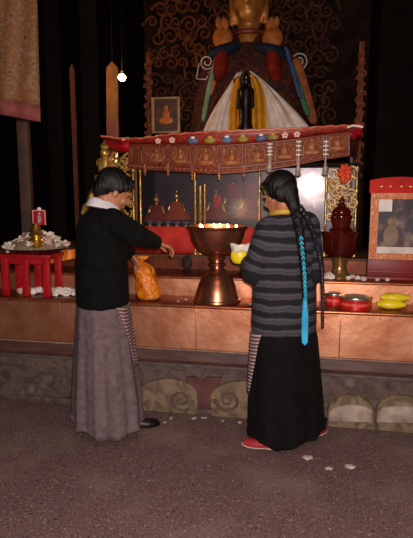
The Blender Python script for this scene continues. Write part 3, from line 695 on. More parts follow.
# dark small figure in front
c = S(245.5, 132, -.78); zt = S(245.5, 76, -.78).z; Hh = zt-c.z
t = Thing('figurine', 'dark bronze standing figurine between the yellow scarves', 'statue', c)
bz = mat('dark_bronze', '1a1212', '2a1c1c', .35, .4)
mb = MB().lathe([(.06, 0), (.065, .03), (.05, .08), (.045, .2), (.045, Hh*.55), (.055, Hh*.72), (.04, Hh*.8), (.022, Hh*.83)], c, 20).ell(c+Vector((0, 0, Hh*.9)), (.034, .04, .045)).cap(c+Vector((-.045, 0, Hh*.74)), c+Vector((-.06, -.03, Hh*.45)), .022, .016).cap(c+Vector((.045, 0, Hh*.74)), c+Vector((.06, -.03, Hh*.45)), .022, .016)
t.part('body', mb, bz); t.part('crown', MB().lathe([(.034, 0), (.038, .02), (.016, .04), (.004, .07)], c+Vector((0, 0, Hh*.93)), 14), bz)
t.part('plinth', MB().box((c.x-.12, c.y-.1, c.z-.12), (c.x+.12, c.y+.1, c.z), .01), olddark)

# carved aureole
WA = 2.62; axl, axr = U(143, 80, WA), U(369, 80, WA); az0, az1 = 1.2, Z(250, -30, WA)
au = Thing('carved_aureole', 'dark carved openwork screen of scrolls rising behind the great statue', 'screen', ((axl+axr)/2, W(WA), 0))
au.part('back_panel', MB().box((axl, W(WA+.06), 0), (axr, W(WA+.12), az1)), mat('screen_ground', '140b08', '2e1a12', .85, 0, 8, spec=.1))
scr = mat('carved_brown', '341a12', ['54301f', '3c2016'], .7, 0, 14, .3, 50, spec=.2); scg = mat('carved_orange_gilt', '542614', '7c4422', .7, .1, 14, .3, 50, spec=.2)
rnd = random.Random(11)
cells = []
for gx in range(17):
    for gz in range(13):
        u = axl+.1+(axr-axl-.2)*(gx+.5*(gz % 2)+.25)/17; z = 1.85+(az1-1.95)*gz/12.5
        if u > axr-.08: continue
        if abs(u-sc.x) < .42 and z < 2.85: continue
        cells.append((u, z))
for i, (u, z) in enumerate(cells[:150]):
    u += rnd.uniform(-.03, .03); z += rnd.uniform(-.03, .03)
    r = rnd.uniform(.055, .095); sg = rnd.choice((-1, 1)); a0_ = rnd.uniform(0, 6.28); cc = Vector((u, W(WA+.03-rnd.uniform(0, .03)), z))
    pts = spiral(cc, r, r*.15, a0_, sg*1.35, 26)
    tail = pts[0]; tdir = Vector((math.cos(a0_), 0, math.sin(a0_)))
    pts = [tail+tdir*.06+Vector((0, 0, -.07)), tail+tdir*.02+Vector((0, 0, -.025))]+pts
    mb = MB().tube(pts, [.018*(1-.6*j/28) for j in range(len(pts))], 6)
    hi = (z > 2.75 and u < axl+.75) or (z > 2.8 and u > axr-.55)
    if len([1 for _ in cells]) : pass
    if i < 99: au.part('scroll', mb, scg if hi or rnd.random() < .06 else scr)
    else:
        if i == 99: rest = MB(); rest_on = True
        rest.add(mb.v, mb.f)
if len(cells) > 99: au.part('lesser_scrolls', rest, scr, kind='stuff')
for s_, nm in ((axl+.06, 'border'), (axr-.08, 'border')):
    mb = MB(); 
    for j in range(27):
        z = 1.5+j*.052
        if z > 3.0: break
        mb.tube(spiral(Vector((s_+.018*(1 if j % 2 else -1), W(WA), z)), .034, .008, j*1.3, 1.2 if j % 2 else -1.2, 16), [.012*(1-.5*q/16) for q in range(17)], 6)
    mb.box((s_-.03, W(WA+.02), 1.3), (s_+.03, W(WA+.05), 3.02), .006)
    au.part(nm, mb, mat('border_orange_gilt', '743820', 'a85c34', .6, .1, 20, .3, 60, spec=.3))
pale = mat('pale_wire', 'b0a0a0', 'c8bcbc', .4)
solo('wire_scroll', MB().tube(spiral(S(298.5, 61, -.02), .085, .02, R(-80), 1.7, 36), .007, 8), pale, 'pale curled wire scroll to the right of the statue shoulder', 'ornament', S(298.5, 61, -.02))
mb = MB().tube(spiral(S(207, 62, -.2), .07, .02, R(-20), -1.5, 36), .006, 8)
mb.tube([S(213, 65, -.2), S(212, 76, -.2), S(208, 73, -.2), S(212, 70, -.2), S(214, 74, -.2)], .005, 8); mb.tube([S(199, 63, -.2), S(196.5, 79, -.2), S(206, 79.5, -.2), S(208, 76, -.2)], .006, 8)
solo('wire_scroll', mb, pale, 'pale curled wire with angled arm left of the statue shoulder', 'ornament', S(205, 70, -.02))

# ------------------------------------------------------------------ pillars, posts, banner, bulb in the dark hall at left
def pillar(px, hw, Y, m, label, name='pillar'):
    p = P(px, 200, Y); r = hw*Y/FPX
    t = Thing(name, label, 'pillar', (p.x, Y, 0), alt=False)
    t.part('shaft', MB().box((p.x-r, Y-r, .12), (p.x+r, Y+r, 4.3), .03), m); t.part('base', MB().box((p.x-r*1.3, Y-r*1.3, 0), (p.x+r*1.3, Y+r*1.3, .12), .02), olddark)
    t.part('bracket', MB().box((p.x-r*2.2, Y-r, 4.3), (p.x+r*2.2, Y+r, 4.6), .03), m)
    return t
pillar(95, 9, 6.0, mat('carved_black_wood', '0a0606', ['1a100c', '0c0807'], .8, 0, 18, .6, 40, spec=.15), 'black carved wooden pillar behind the black cardigan woman')
pillar(60, 8, 7.0, olddark, 'dark wooden pillar far back in the left gloom')
pillar(388, 22, 6.6, olddark, 'dark wooden pillar in the gloom right of the aureole')
p = P(27, 200, 5.4)
solo('wooden_post', MB().box((p.x-.055, 5.35, 0), (p.x+.055, 5.45, 4.6), .01), mat('worn_brown_post', '4e3830', '66493c', .7, 0, 6, .2), 'worn brown post rising behind the flower tray at far left', 'post', (p.x, 5.4, 0), alt=False)
def slat(px0, px1, y0, y1, Y, m, label, name='wooden_batten', wd=.04, low=None):
    a = P(px0, y0, Y); b = P(px1, y1, Y); t = Thing(name, label, 'batten', b, alt=False)
    dx = (a-b); mb = MB(); n = 6
    for k in range(1): 
        v = [b+Vector((-wd, 0, 0)), b+Vector((wd, 0, 0)), a+Vector((wd, 0, 0)), a+Vector((0, 0, .06)), a+Vector((-wd, 0, 0))]
        mb.add(v+[q+Vector((0, .04, 0)) for q in v], [(0, 1, 2, 3, 4), (9, 8, 7, 6, 5)]+[(i, i+5, (i+1) % 5+5, (i+1) % 5) for i in range(5)])
    t.part('board', mb, m, smooth=False)
    if name == 'banner_strip': t.part('hanging_cord', MB().tube([a+Vector((0, .02, .05)), Vector((a.x, a.y+.02, 4.6))], .004, 6), olddark)
    if low:
        c = a+(b-a)*low; t.part('lower_wrap', MB().box((c.x-wd*1.05, Y-.006, b.z), (c.x+wd*1.05, Y+.046, c.z), .003), mat('dusky_red_wrap', '5a2a2c', '74383a', .7), label='dusky red wrapping')
    return t
slat(71.5, 81.5, 70, 336.5, 5.3, mat('rust_batten', '48291c', '5e3826', .8, 0, 5, spec=.2), 'leaning rust brown batten in the gloom right of the banner', wd=.02)
slat(112, 112.5, 68, 215, 5.2, mat('ochre_batten', '52361c', '6e4c2a', .8, 0, 5, spec=.2), 'ochre hanging banner strip beside the lit bulb', name='banner_strip', wd=.055, low=.35)
# brocade banner
rows = []; rows_n = 16; 
for j in range(rows_n+1):
    t_ = j/rows_n; row = []
    yl = -8+(114+8)*t_; yr = -8+(122+8)*t_; xr = 37+3.5*t_
    for i in range(13):
        s_ = i/12; px = -2+(xr+2)*s_; py = yl+(yr-yl)*s_
        q = P(px, py, 3.9+.012*math.sin(s_*12+t_*3)); row.append(q)
    rows.append(row)
bn = Thing('brocade_banner', 'hanging orange brown brocade banner with pink lower border at top left', 'banner', P(20, 122, 3.9), alt=False)
main = MB().grid(rows[:15]); low = MB().grid(rows[14:])
bn.part('brocade', main, mat('orange_brocade', '6c4020', ['8a5e3c', '7c4a24', '8c7058', '5c3018'], .7, 0, 22, .2, contrast=(.3, .7)), thick=.006)
bn.part('lower_border', low, mat('pink_border', '7c3834', '96504a', .8), thick=.006, label='dusky pink lower border')
bn.part('rod', MB().tube([rows[0][0]+Vector((-.03, 0, .01)), rows[0][-1]+Vector((.03, 0, .01))], .012, 8), wood)
bn.part('hanging_cord', MB().tube([rows[0][6]+Vector((0, 0, .01)), Vector((rows[0][6].x, 3.9, 4.6))], .003, 6), wood)
# bulb
bc = P(122, 77, 5.0)
bl = Thing('light_bulb', 'small bare light bulb glowing in the dark at left', 'lamp', bc, alt=False)
bl.part('glass', MB().lathe([(.002, -.036), (.018, -.032), (.034, -.012), (.034, .004), (.02, .02), (.009, .028)], bc, 16), mat('bulb_glow', 'ffd9a0', emit='ffc884', estr=60))
bl.part('socket', MB().lathe([(.010, .024), (.013, .028), (.013, .055), (.006, .062)], bc, 14), olddark)
bl.part('cord', MB().tube([bc+Vector((0, 0, .06)), bc+Vector((.01, 0, .8)), Vector((bc.x, bc.y, 4.6))], .003, 6), olddark)
lamp('bulb_light', 'POINT', bc+Vector((0, -.06, 0)), 8, (1, .55, .25), .03)

# ------------------------------------------------------------------ left side: stool, tray, vase, flowers
ty = .30
tc_ = A(40, 244, ty); tz = Z(40, 246, ty)
# red stool standing on the ledge
st_o = Vector((U(30, 250, .15), W(.15), z_l-.004))
sx0, sx1 = U(2, 250, .08), U(52, 250, .08); ztop = Z(40, 253, .15)
stl = Thing('stool', 'red painted small stool carrying the flower tray on the altar ledge', 'stool', st_o)
stl.part('top', MB().box((sx0, W(.04), ztop-.03), (sx1, W(.27), ztop), .006), redp)
stl.part('apron', MB().box((sx0+.015, W(.05), ztop-.07), (sx1-.015, W(.065), ztop-.03), .003), redp)
for px in (6, 26, 47):
    for wv in ((.065, .245) if px != 28 else (.065,)):
        u = U(px, 270, .07); stl.part('leg', MB().box((u-.026, W(wv-.018), z_l-.004), (u+.026, W(wv+.018), ztop-.03), .005), redp)
trc = Vector((U(36, 240, .16), W(.17), ztop)); 
tray = Thing('offering_tray', 'wide black tray on the red stool heaped with flowers', 'tray', trc)
tray.part('dish', MB().lathe([(.12, 0), (.14, .004), (.2, .02), (.235, .035), (.24, .042), (.232, .043), (.2, .03), (.001, .02)], trc, 44), mat('black_lacquer', '0c0b0d', '141216', .35))
ru = trc
# heap of blossoms
bm_ = MB()
for a in range(6): bm_.ell((.011*math.cos(a*1.047), .011*math.sin(a*1.047), .004), (.010, .007, .005), Euler((0, 0, a*1.047)).to_matrix(), n=8, m=5)
bm_.ell((0, 0, .007), (.006, .006, .005), n=8, m=5)
rnd = random.Random(4)
bl0 = None
flow = [mat('white_petals', 'c4b8ac', 'eae2d6', .8), mat('pink_petals', 'b88078', 'd8b0a4', .8), mat('brown_petals', '6e5040', '9a7c68', .8)]
protos = []
for k, (mm, nm) in enumerate(zip(flow, ('white', 'dusty pink', 'brownish'))):
    protos.append((mm, nm, None))
for i in range(110):
    a = rnd.uniform(0, 6.28); r = .2*math.sqrt(rnd.random()); hgt = .03+.11*(1-(r/.21)**1.3)*rnd.uniform(.75, 1)
    kk = rnd.choice((0, 0, 0, 1, 2)); mm, nm, o = protos[kk]
    pos = Vector((ru.x+r*math.cos(a), ru.y+r*math.sin(a)*.9, ru.z+hgt))
    if o is None:
        o = solo('blossom', MB().add([v+pos for v in bm_.v], bm_.f), mm, 'tiny %s blossom in the heap on the black tray' % nm, 'flower', pos, group='%s blossoms heaped on the black tray' % nm)
        protos[kk] = (mm, nm, o)
    else: o = dup(o, pos)
    o.rotation_euler = (rnd.uniform(-1, 1), rnd.uniform(-1, 1), a); s_ = rnd.uniform(1.5, 2.6); o.scale = (s_,)*3
hp = MB().lathe([(.205, .03), (.19, .055), (.14, .09), (.08, .115), (.001, .125)], ru, 30)
solo('barley_heap', hp, mat('barley', '7c6450', 'a89078', .9, 0, 60, .8, 90), 'heap of barley grain under the blossoms on the black tray', 'grain', ru, kind='stuff')
vz = Vector((U(40, 238, .10), W(.05), ztop+.04))
va = Thing('brass_vase', 'small brass ringed vase holding a red card among the blossoms', 'vase', vz)
va.part('body', MB().lathe([(.05, 0), (.058, .02), (.034, .04), (.06, .06), (.034, .08), (.05, .1), (.03, .125), (.036, .145), (.02, max(.155, Z(39, 223.5, .05)-vz.z))], vz, 24), brass)
cz = Z(39, 223.5, .05); cz2 = Z(39, 210, .05); cu0, cu1 = U(33, 218, .05), U(46, 218, .05)
ca = Thing('prayer_card', 'small red card with a white edge and printed figure on the brass vase', 'card', ((cu0+cu1)/2, W(.05), cz))
ca.part('card', MB().box((cu0, W(.046), cz-.01), (cu1, W(.054), cz2), .002), redp)
e = MB()
for a, b in (((cu0, cz-.01), (cu0+.006, cz2)), ((cu1-.006, cz-.01), (cu1, cz2)), ((cu0, cz2-.006), (cu1, cz2))): e.box((a[0], W(.043), a[1]), (b[0], W(.046), b[1]))
ca.part('edging', e, mat('pink_edging', 'd08890', 'e8b0b0', .6)); cm = (cu0+cu1)/2
ca.part('printed_figure', MB().ell((cm, W(.045), cz+.03), (.015, .003, .03)).ell((cm, W(.045), cz+.066), (.011, .004, .012)), mat('print_grey', 'b8a8b0', '6a5058', .6, 0, 60))
ca.part('card_finial', MB().ell((cm, W(.05), cz2+.006), (.016, .008, .014)), white)
# orange cloth beside stool, on second shelf
rows = []
for j in range(6):
    rows.append([A(50+(80-50)*i/10, (251-2.5*i/10)+((13-4*i/10))*j/5, .272-.01*j/5+.010*math.sin(i*1.9)) for i in range(11)])
solo('orange_cloth', MB().grid(rows), orange, 'crumpled orange cloth hanging between the red stool and cardigan woman', 'cloth', A(65, 262, .33), thick=.006, sub=1)
# crumpled white paper flowers on the ledge
def crumple(c, r, seed, m, name, label, cat, grp, ell=(1, .8, .7)):
    rn = random.Random(seed); bm = bmesh.new(); bmesh.ops.create_icosphere(bm, subdivisions=3, radius=1)
    ph = [Vector((rn.uniform(-1, 1), rn.uniform(-1, 1), rn.uniform(-1, 1))).normalized() for _ in range(9)]
    for v in bm.verts:
        n = v.co.copy().normalized(); k = 1-.28*max(abs(math.sin(3.1*n.dot(p)+i)) for i, p in enumerate(ph[:4]))+.12*math.sin(7*n.dot(ph[5]))
        v.co = Vector((n.x*r*ell[0]*k, n.y*r*ell[1]*k, n.z*r*ell[2]*k))
    zm = min(v.co.z for v in bm.verts); bm.verts.index_update()
    mb = MB().add([v.co+Vector(c)-Vector((0, 0, zm)) for v in bm.verts], [[v.index for v in f.verts] for f in bm.faces]); bm.free()
    return solo(name, mb, m, label, cat, c, group=grp, angle=25)
zl = z_l-.004
gp = 'crumpled pale offerings on the left ledge'
spots = [(22, .05, .028, pink), (33, .05, .03, white), (40, .09, .03, white), (47, .06, .034, white), (53, .10, .03, pink), (59, .08, .032, white), (66, .06, .036, white), (71, .1, .03, pink), (75, .05, .028, white), (29, .02, .02, white), (56, .02, .02, white)]
for i, (px, wv, r, m) in enumerate(spots):
    crumple((U(px, 298, wv+.06), W(wv+.06), zl), r*1.55, i, m, 'paper_flower', ('crumpled white paper flower in the row on the left ledge' if m is white else 'crumpled pinkish paper flower in the row on the left ledge'), 'flower', ('white ' if m is white else 'pinkish ')+gp)

# ------------------------------------------------------------------ orange bag on the ledge, small white cup, dark butter cup
bag_m = mat('orange_bag', 'c45812', ['e88418', 'd06a14', 'f0a038'], .3, 0, 12, .9, 34)
bc0 = Vector((U(147, 300, .09), W(.10), zl))
bgt = Thing('plastic_bag', 'crinkled orange plastic bag standing on the ledge below the woman\'s hands', 'bag', bc0)
rings = []; rn = random.Random(3)
for (rr, h, sh) in [(.062, 0, .012), (.084, .02, .012), (.088, .07, .008), (.078, .12, .0), (.07, .16, -.012), (.078, .2, -.02), (.066, .235, -.03), (.03, .252, -.035), (.018, .262, -.037)]:
    ring = []
    for a in range(32):
        t = a/32*6.283; q = rr*(1+.07*math.sin(5*t+h*30)+.05*math.sin(9*t-h*50)); ring.append(Vector((bc0.x+sh+q*math.cos(t), bc0.y+.85*q*math.sin(t), bc0.z+h)))
    rings.append(ring)
bgt.part('sack', MB().loft(rings), bag_m, sub=1)
rings = []
for rr, h in [(.014, .258), (.016, .27), (.034, .285), (.045, .30)]:
    rings.append([Vector((bc0.x-.038+rr*(1+.25*math.sin(6*a/24*6.283))*math.cos(a/24*6.283), bc0.y+rr*.7*math.sin(a/24*6.283), bc0.z+h)) for a in range(24)])
bgt.part('gathered_neck', MB().loft(rings, False), bag_m, thick=.003)
crumple((U(187, 262, .5), W(.5), z_s), .05, 44, mat('dark_incense', '241618', '3a2626', .8), 'incense_lump', 'dark lump of incense left of the copper lamp stem', 'incense', None, (1, .8, 1.5))
for px, wv, r, k in ((178, .05, .012, 1), (186, .12, .014, 2), (250, .06, .013, 3)):
    crumple((U(px, 300, wv), W(wv), zl), r, 60+k, mat('sweet_wrap', 'a08070', 'd0b8a8', .4), 'wrapped_sweet', 'tiny wrapped sweet on the ledge beside the copper lamp', 'sweet', 'tiny sweets on the ledge beside the lamp')

# ------------------------------------------------------------------ right side: tins, yellow packet, flowers
def tinbox(px, hw, wv, label, py0=292.5):
    r = hw*(D0+wv)/FPX*1.0; c = Vector((U(px, 300, wv), W(wv), zl)); H = .075
    t = Thing('round_tin', label, 'tin', c, group='red tins on the right ledge')
    t.part('body', MB().lathe([(r, 0), (r*1.01, .004), (r, .008), (r, H-.012)], c, 40), mat('red_tin', 'b41414', 'd42420', .3, .2, 20))
    t.part('rim', MB().lathe([(r*1.03, H-.014), (r*1.05, H-.007), (r*1.03, H), (r*.96, H+.002)], c, 40), tin)
    t.part('contents', MB().lathe([(r*.95, H-.002), (r*.6, H+.004), (.001, H+.006)], c, 30), mat('greyish_butter', '8c8478', 'b0a89a', .5))
    t.part('printed_band', MB().lathe([(r*1.004, .022), (r*1.006, .026), (r*1.006, .036), (r*1.004, .04)], c, 40), mat('pink_red_print', 'c83c38', 'f06458', .4, 0, 40))
tinbox(355.5, 15.5, .115, 'larger red round tin with metal rim on the right ledge')
tinbox(334, 9, .2, 'smaller red tin partly behind the larger red one')
yo = Vector((U(391, 300, .1), W(.1), zl))
yb = Thing('yellow_packet', 'bright yellow folded plastic packet on the ledge below the orange frame', 'packet', yo)
for k, (z0, dx, nm) in enumerate(((0, 0, 'lower_fold'), (.045, .02, 'upper_fold'))):
    rings = []
    for j in range(9):
        t = j/8; rr = .032*(math.sin(math.pi*min(max(t, .06), .94))**.45); u = yo.x-.085+dx+.17*t
        rings.append([Vector((u, yo.y+1.3*rr*math.cos(a/14*6.283), yo.z+z0+.032+rr*(.95+.08*math.sin(a*2+j))*math.sin(a/14*6.283))) for a in range(14)])
    yb.part(nm, MB().loft(rings), yellow)
for i, (px, wv, m, nm) in enumerate(((326, .36, pink, 'pinkish'), (331, .35, white, 'white'), (329, .42, pink, 'pinkish'), (353, .4, pink, 'pinkish'), (358, .36, white, 'white'), (349, .35, white, 'white'), (364, .34, pink, 'pinkish'))):
    crumple((U(px, 268, wv), W(wv), z_s), .034 if px < 340 else .026, 80+i, m, 'paper_flower', '%s paper flower beside the brass foot of the red vessel' % nm, 'flower', '%s paper flowers beside the red vessel' % nm)
for i, (px, wv) in enumerate(((378, .33), (388, .34))):
    crumple((U(px, 270, wv), W(wv-.0), z_s), .02, 95+i, pink, 'paper_flower', 'small pinkish paper flower at the foot of the orange frame', 'flower', 'pinkish paper flowers at the orange frame')
def gp0(px, py): d = ray(px, py); q = Vector((0, 0, CAMH))+d*(CAMH/-d.z); q.z = 0; return q
rn = random.Random(21)
for i in range(9):
    px = rn.uniform(150, 240); q = gp0(px, 417+rn.uniform(1, 8)); crumple((q.dot(UW), q.dot(NW), 0), rn.uniform(.008, .015), 120+i, mat('scrap_paper', '9c8e88', 'c8bab4', .9), 'stone_chip', 'tiny pale chip on the floor along the foot of the carved base', 'debris', 'pale chips along the altar foot', (1.2, .9, .5))
# paper scraps
for i, (px, py, r) in enumerate(((308, 459, .032), (329, 469.5, .024), (350, 468, .03))):
    d = ray(px, py); q = Vector((0, 0, CAMH))+d*(CAMH/-d.z); c = (q.dot(UW), q.dot(NW), 0)
    crumple(c, r, 30+i, mat('scrap_paper', '9c8e88', 'c8bab4', .9), 'paper_scrap', ('largest pale paper scrap on the floor, nearest the black skirt', 'pale paper scrap on the floor, middle and lowest of three', 'flattened pale paper scrap on the floor at the right')[i], 'litter', 'paper scraps on the floor', (1.2, .9, .38))

# ------------------------------------------------------------------ people
def hand(mb, wrist, dirv, back, thumb, s=1.0, curl=.5, spread=.1):
    """wrist point, finger direction, back-of-hand normal, thumb-side vector"""
    d = Vector(dirv).normalized(); b = Vector(back); b = (b-d*b.dot(d)).normalized(); x = d.cross(b).normalized()
    if x.dot(Vector(thumb)) < 0: x = -x
    wr = Vector(wrist)
    def pt(px, py, pz): return wr+x*px*s+d*py*s+b*pz*s
    mb.cap(pt(0, -.03, 0), pt(0, .015, 0), .024*s, .024*s)
    for k in range(4): mb.cap(pt(-.024+.016*k, .01, 0), pt(-.030+.020*k, .075, 0), .014*s, .0105*s, 10)
    for k, L in enumerate((.060, .075, .08, .07)):
        x0 = -.030+.020*k; p = pt(x0, .075, 0); a = 0; y, z = .075, 0; seg = (L*.45, L*.32, L*.26)
        for j, sl in enumerate(seg):
            a += curl*(.7 if j == 0 else 1.0); y += sl*math.cos(a); z -= sl*math.sin(a)
            q = pt(x0*(1+spread*j), y, z); mb.cap(p, q, (.0088-.0006*j)*s, (.0082-.0008*j)*s, 10); p = q
    p0 = pt(.018, .012, -.004); p1 = pt(.045, .04, -.014); p2 = pt(.052, .068, -.022); p3 = pt(.046, .090, -.03)
    mb.cap(p0, p1, .014*s, .011*s, 10); mb.cap(p1, p2, .0105*s, .0095*s, 10); mb.cap(p2, p3, .0095*s, .008*s, 10)
def head(mb, c, M):
    def q(x, y, z): return c+M @ Vector((x, y, z))
    mb.ell(q(0, -.014, .03), (.074, .092, .088), M, 24, 16); mb.ell(q(0, .022, -.022), (.064, .07, .082), M, 24, 16)
    mb.ell(q(0, .052, -.085), (.034, .034, .026), M); mb.ell(q(0, .03, -.068), (.052, .05, .04), M)
    for k in (-1, 1):
        mb.ell(q(k*.037, .062, -.03), (.026, .024, .026), M); mb.ell(q(k*.073, -.004, -.012), (.009, .018, .032), M)
        mb.ell(q(k*.03, .078, .022), (.026, .014, .009), M)
    mb.cap(q(0, .088, .012), q(0, .104, -.026), .008, .012); 
    for k in (-1, 1): mb.ell(q(k*.011, .094, -.03), (.008, .009, .007), M)
    mb.ell(q(0, .088, -.052), (.024, .010, .0065), M); mb.ell(q(0, .085, -.064), (.021, .010, .007), M)
def seg_attr(o, pts_fn):
    me = o.data; at = me.attributes.new('stripe', 'FLOAT', 'POINT')
    at.data.foreach_set('value', [pts_fn(v.co) for v in me.vertices])
def closest_t(p, a, b):
    ab = b-a; t = max(0, min(1, (p-a).dot(ab)/ab.length_squared)); return t, (a+ab*t-p).length
def ring(c, rx, ry, az, z, n=40, fn=None, lean=(0, 0)):
    """ellipse: rx across the shoulders, ry front-back, body facing az"""
    f = Vector((math.cos(az), math.sin(az), 0)); r = Vector((f.y, -f.x, 0)); out = []
    for i in range(n):
        a = 2*math.pi*i/n; k = 1+(fn(a) if fn else 0)
        out.append(Vector((c.x, c.y, 0))+r*rx*k*math.cos(a)+f*ry*k*math.sin(a)+Vector((0, 0, z)))
    return out

def woman(label, base, az, haz, hp, headc, sh_c, sh_w, arms, hem_z, torso, skirt, skirt_m, sweater_m, sweater_arm_r, hands, top_name, wrist_cut=.93, hroll=0, hem=(0, 0, 0, 0)):
    T = Thing('person', label, 'person', base, alt=False)
    f = Vector((math.cos(az), math.sin(az), 0)); r = Vector((f.y, -f.x, 0))
    M = (Euler((0, 0, haz-R(90))).to_matrix() @ Euler((hp, hroll, 0)).to_matrix())
    b = MB()
    head(b, headc, M)
    nk = headc+M @ Vector((0, -.025, -.06)); sc_ = Vector((sh_c.x, sh_c.y, sh_c.z))
    b.cap(sc_-Vector((0, 0, .02)), nk, .055, .05, 16)
    b.ell(sc_-Vector((0, 0, .09)), (.15, .095, .12), Euler((0, 0, az-R(90))).to_matrix()); hips = Vector((base.x, base.y, .88))
    b.cap(sc_-Vector((0, 0, .12)), hips, .11, .12, 18)
    for k in (-1, 1):
        hp_ = hips+r*k*.08; kn = Vector((base.x, base.y, .48))+r*k*.085+f*.02; an = Vector((base.x, base.y, .09))+r*k*.085-f*.03
        b.cap(hp_, kn, .08, .055); b.cap(kn, an, .055, .036); b.cap(an-Vector((0, 0, .035)), an-Vector((0, 0, .055))+f*.15, .036, .026)
    for (s, e, w_) in arms:
        b.cap(sc_-Vector((0, 0, .03)), s, .05, .05); b.cap(s, e, .048, .038); b.cap(e, w_, .038, .026)
    for h in hands: hand(b, *h)
    T.part('body', remesh(b, .0052, 3, .4), skin, angle=180)
    e = MB()
    for k in (-1, 1): e.ell(headc+M @ Vector((k*.029, .0815, .006)), (.012, .006, .004), M)
    T.part('eyes', e, mat('dark_eye', '14100e', rough=.2))
    # upper garment
    g = MB(); g.loft([ring(c, rx, ry, az, z) for (c, rx, ry, z) in torso])
    for (s, e_, w_) in arms:
        ra, rb_, rc = sweater_arm_r
        g.ell(s-Vector((0, 0, .01)), (ra*1.05,)*3); g.cap(s, e_, ra, rb_, 18); g.cap(e_, e_+(w_-e_)*wrist_cut, rb_, rc, 18)
    g2 = remesh(g, .011, 7, .5)
    sw = T.part(top_name, g2, sweater_m, angle=180)
    o0 = T.o
    def fn(p):
        q = p+o0; best = (q.z, 9)
        dt = ((q.x-sh_c.x)**2+(q.y-sh_c.y)**2)**.5
        res = q.z; bd_ = .085
        for (s, e_, w_) in arms:
            t, d = closest_t(q, s, e_)
            if d < bd_ and t > .15: bd_ = d; res = s.z-.0-t*(e_-s).length
            t, d = closest_t(q, e_, w_)
            if d < bd_: bd_ = d; res = s.z-(e_-s).length-t*(w_-e_).length
        return res
    seg_attr(sw, fn)
    # skirt
    rings = [ring(c, rx, ry, az, z, 120, fn_) for (c, rx, ry, z, fn_) in skirt]
    for v_ in rings[-1]:
        t_ = (v_.x-base.x)/.23; v_.z += hem[0]*max(0, -t_)**1.3+hem[1]*max(0, t_)**1.3+hem[2]*(1-math.cos(max(-1, min(1, (t_-hem[3])/.3))*math.pi))*.5
    T.part('skirt', MB().loft(rings, False), skirt_m, thick=.006, angle=80)
    return T, M

# ---- left woman
YL = 3.14
az = R(30)
d = ray(106, 431); bl_ = Vector((0, 0, CAMH))+d*(CAMH/-d.z); base = Vector((P(108, 300, YL+.02).x, YL+.02, 0))
shc = P(104, 214, YL); hc = P(114.5, 191, YL-.01)
fz = Vector((math.cos(az), math.sin(az), 0)); rz = Vector((fz.y, -fz.x, 0))
rs = shc+rz*.135-Vector((0, 0, .035)); ls = shc-rz*.135-Vector((0, 0, .035))
re = P(138, 236, 2.93); rw = P(156, 242.5, 3.13); le = P(117, 248, 3.42); lw = P(130, 253, 3.5)
def TP(px, py): return P(px, py, YL)
def zz(py): return P(100, py, YL).z
tors = []
for (cx, rx, ry, py) in [(102.5, .165, .150, 306), (102.5, .175, .158, 298), (102, .178, .155, 275), (101.5, .178, .148, 255), (101, .182, .145, 238), (101, .185, .14, 228), (101.5, .175, .125, 219), (103, .12, .095, 211.5), (104.5, .07, .07, 207.5)]:
    p = TP(cx, py); tors.append((p, rx, ry, p.z))
def fold(amp, n, ph=0): return lambda a: amp*(1.1-1.9*abs(math.sin(n*.5*a+ph+.5*math.sin(a+ph)))+.55*math.sin(3*a+2*ph)+.3*math.sin(n*2*a+ph))
sk = []
for (cx, rx, ry, py, am) in [(103, .16, .145, 296, .005), (103, .172, .152, 308, .018), (104.5, .188, .165, 335, .036), (106, .205, .182, 365, .05), (108, .220, .20, 395, .065), (109, .230, .208, 420, .075), (109.3, .234, .212, 429, .078)]:
    p = P(cx, py, YL+.01); sk.append((p, rx, ry, p.z if py < 425 else .035, fold(am, 9, .4)))
skirt_grey = mat('mauve_grey_wool', '5a4a50', '6c5a60', .85, 0, 30, .2, 120)
hl = [(rw+Vector((.012, .0, -.004)), Vector((.8, .35, -.35)), Vector((.1, .1, 1)), Vector((-.3, 1, 0)), .9, .55), (lw+Vector((0, 0, -.005)), Vector((.5, .2, -.7)), Vector((.5, .5, .5)), Vector((.2, -1, 0)), .9, .5)]
cardi = mat('black_cardigan_knit', '070708', '0e0e11', .95, 0, 40, .2, 160, spec=.15)
WL, ML = woman('woman in a black cardigan and long grey skirt leaning toward the altar', base, az, R(24), R(-30), hc, shc, .3, [(rs, re, rw), (ls, le, lw)], 0, tors, sk, skirt_grey, cardi, (.078, .066, .046), hl, 'cardigan', hem=(.07, .05, .0, 0))
from mathutils import noise
def strands(mb, c, amp=.004, fr=16):
    for i, v in enumerate(mb.v):
        d = v-c; a = math.atan2(d.y, d.x); n = d.normalized()
        mb.v[i] = v+n*amp*(noise.noise(Vector((math.cos(a)*fr, math.sin(a)*fr, d.z*12)))+.5*noise.noise(Vector((math.cos(a)*fr*2.3, math.sin(a)*fr*2.3, d.z*16))))
    return mb
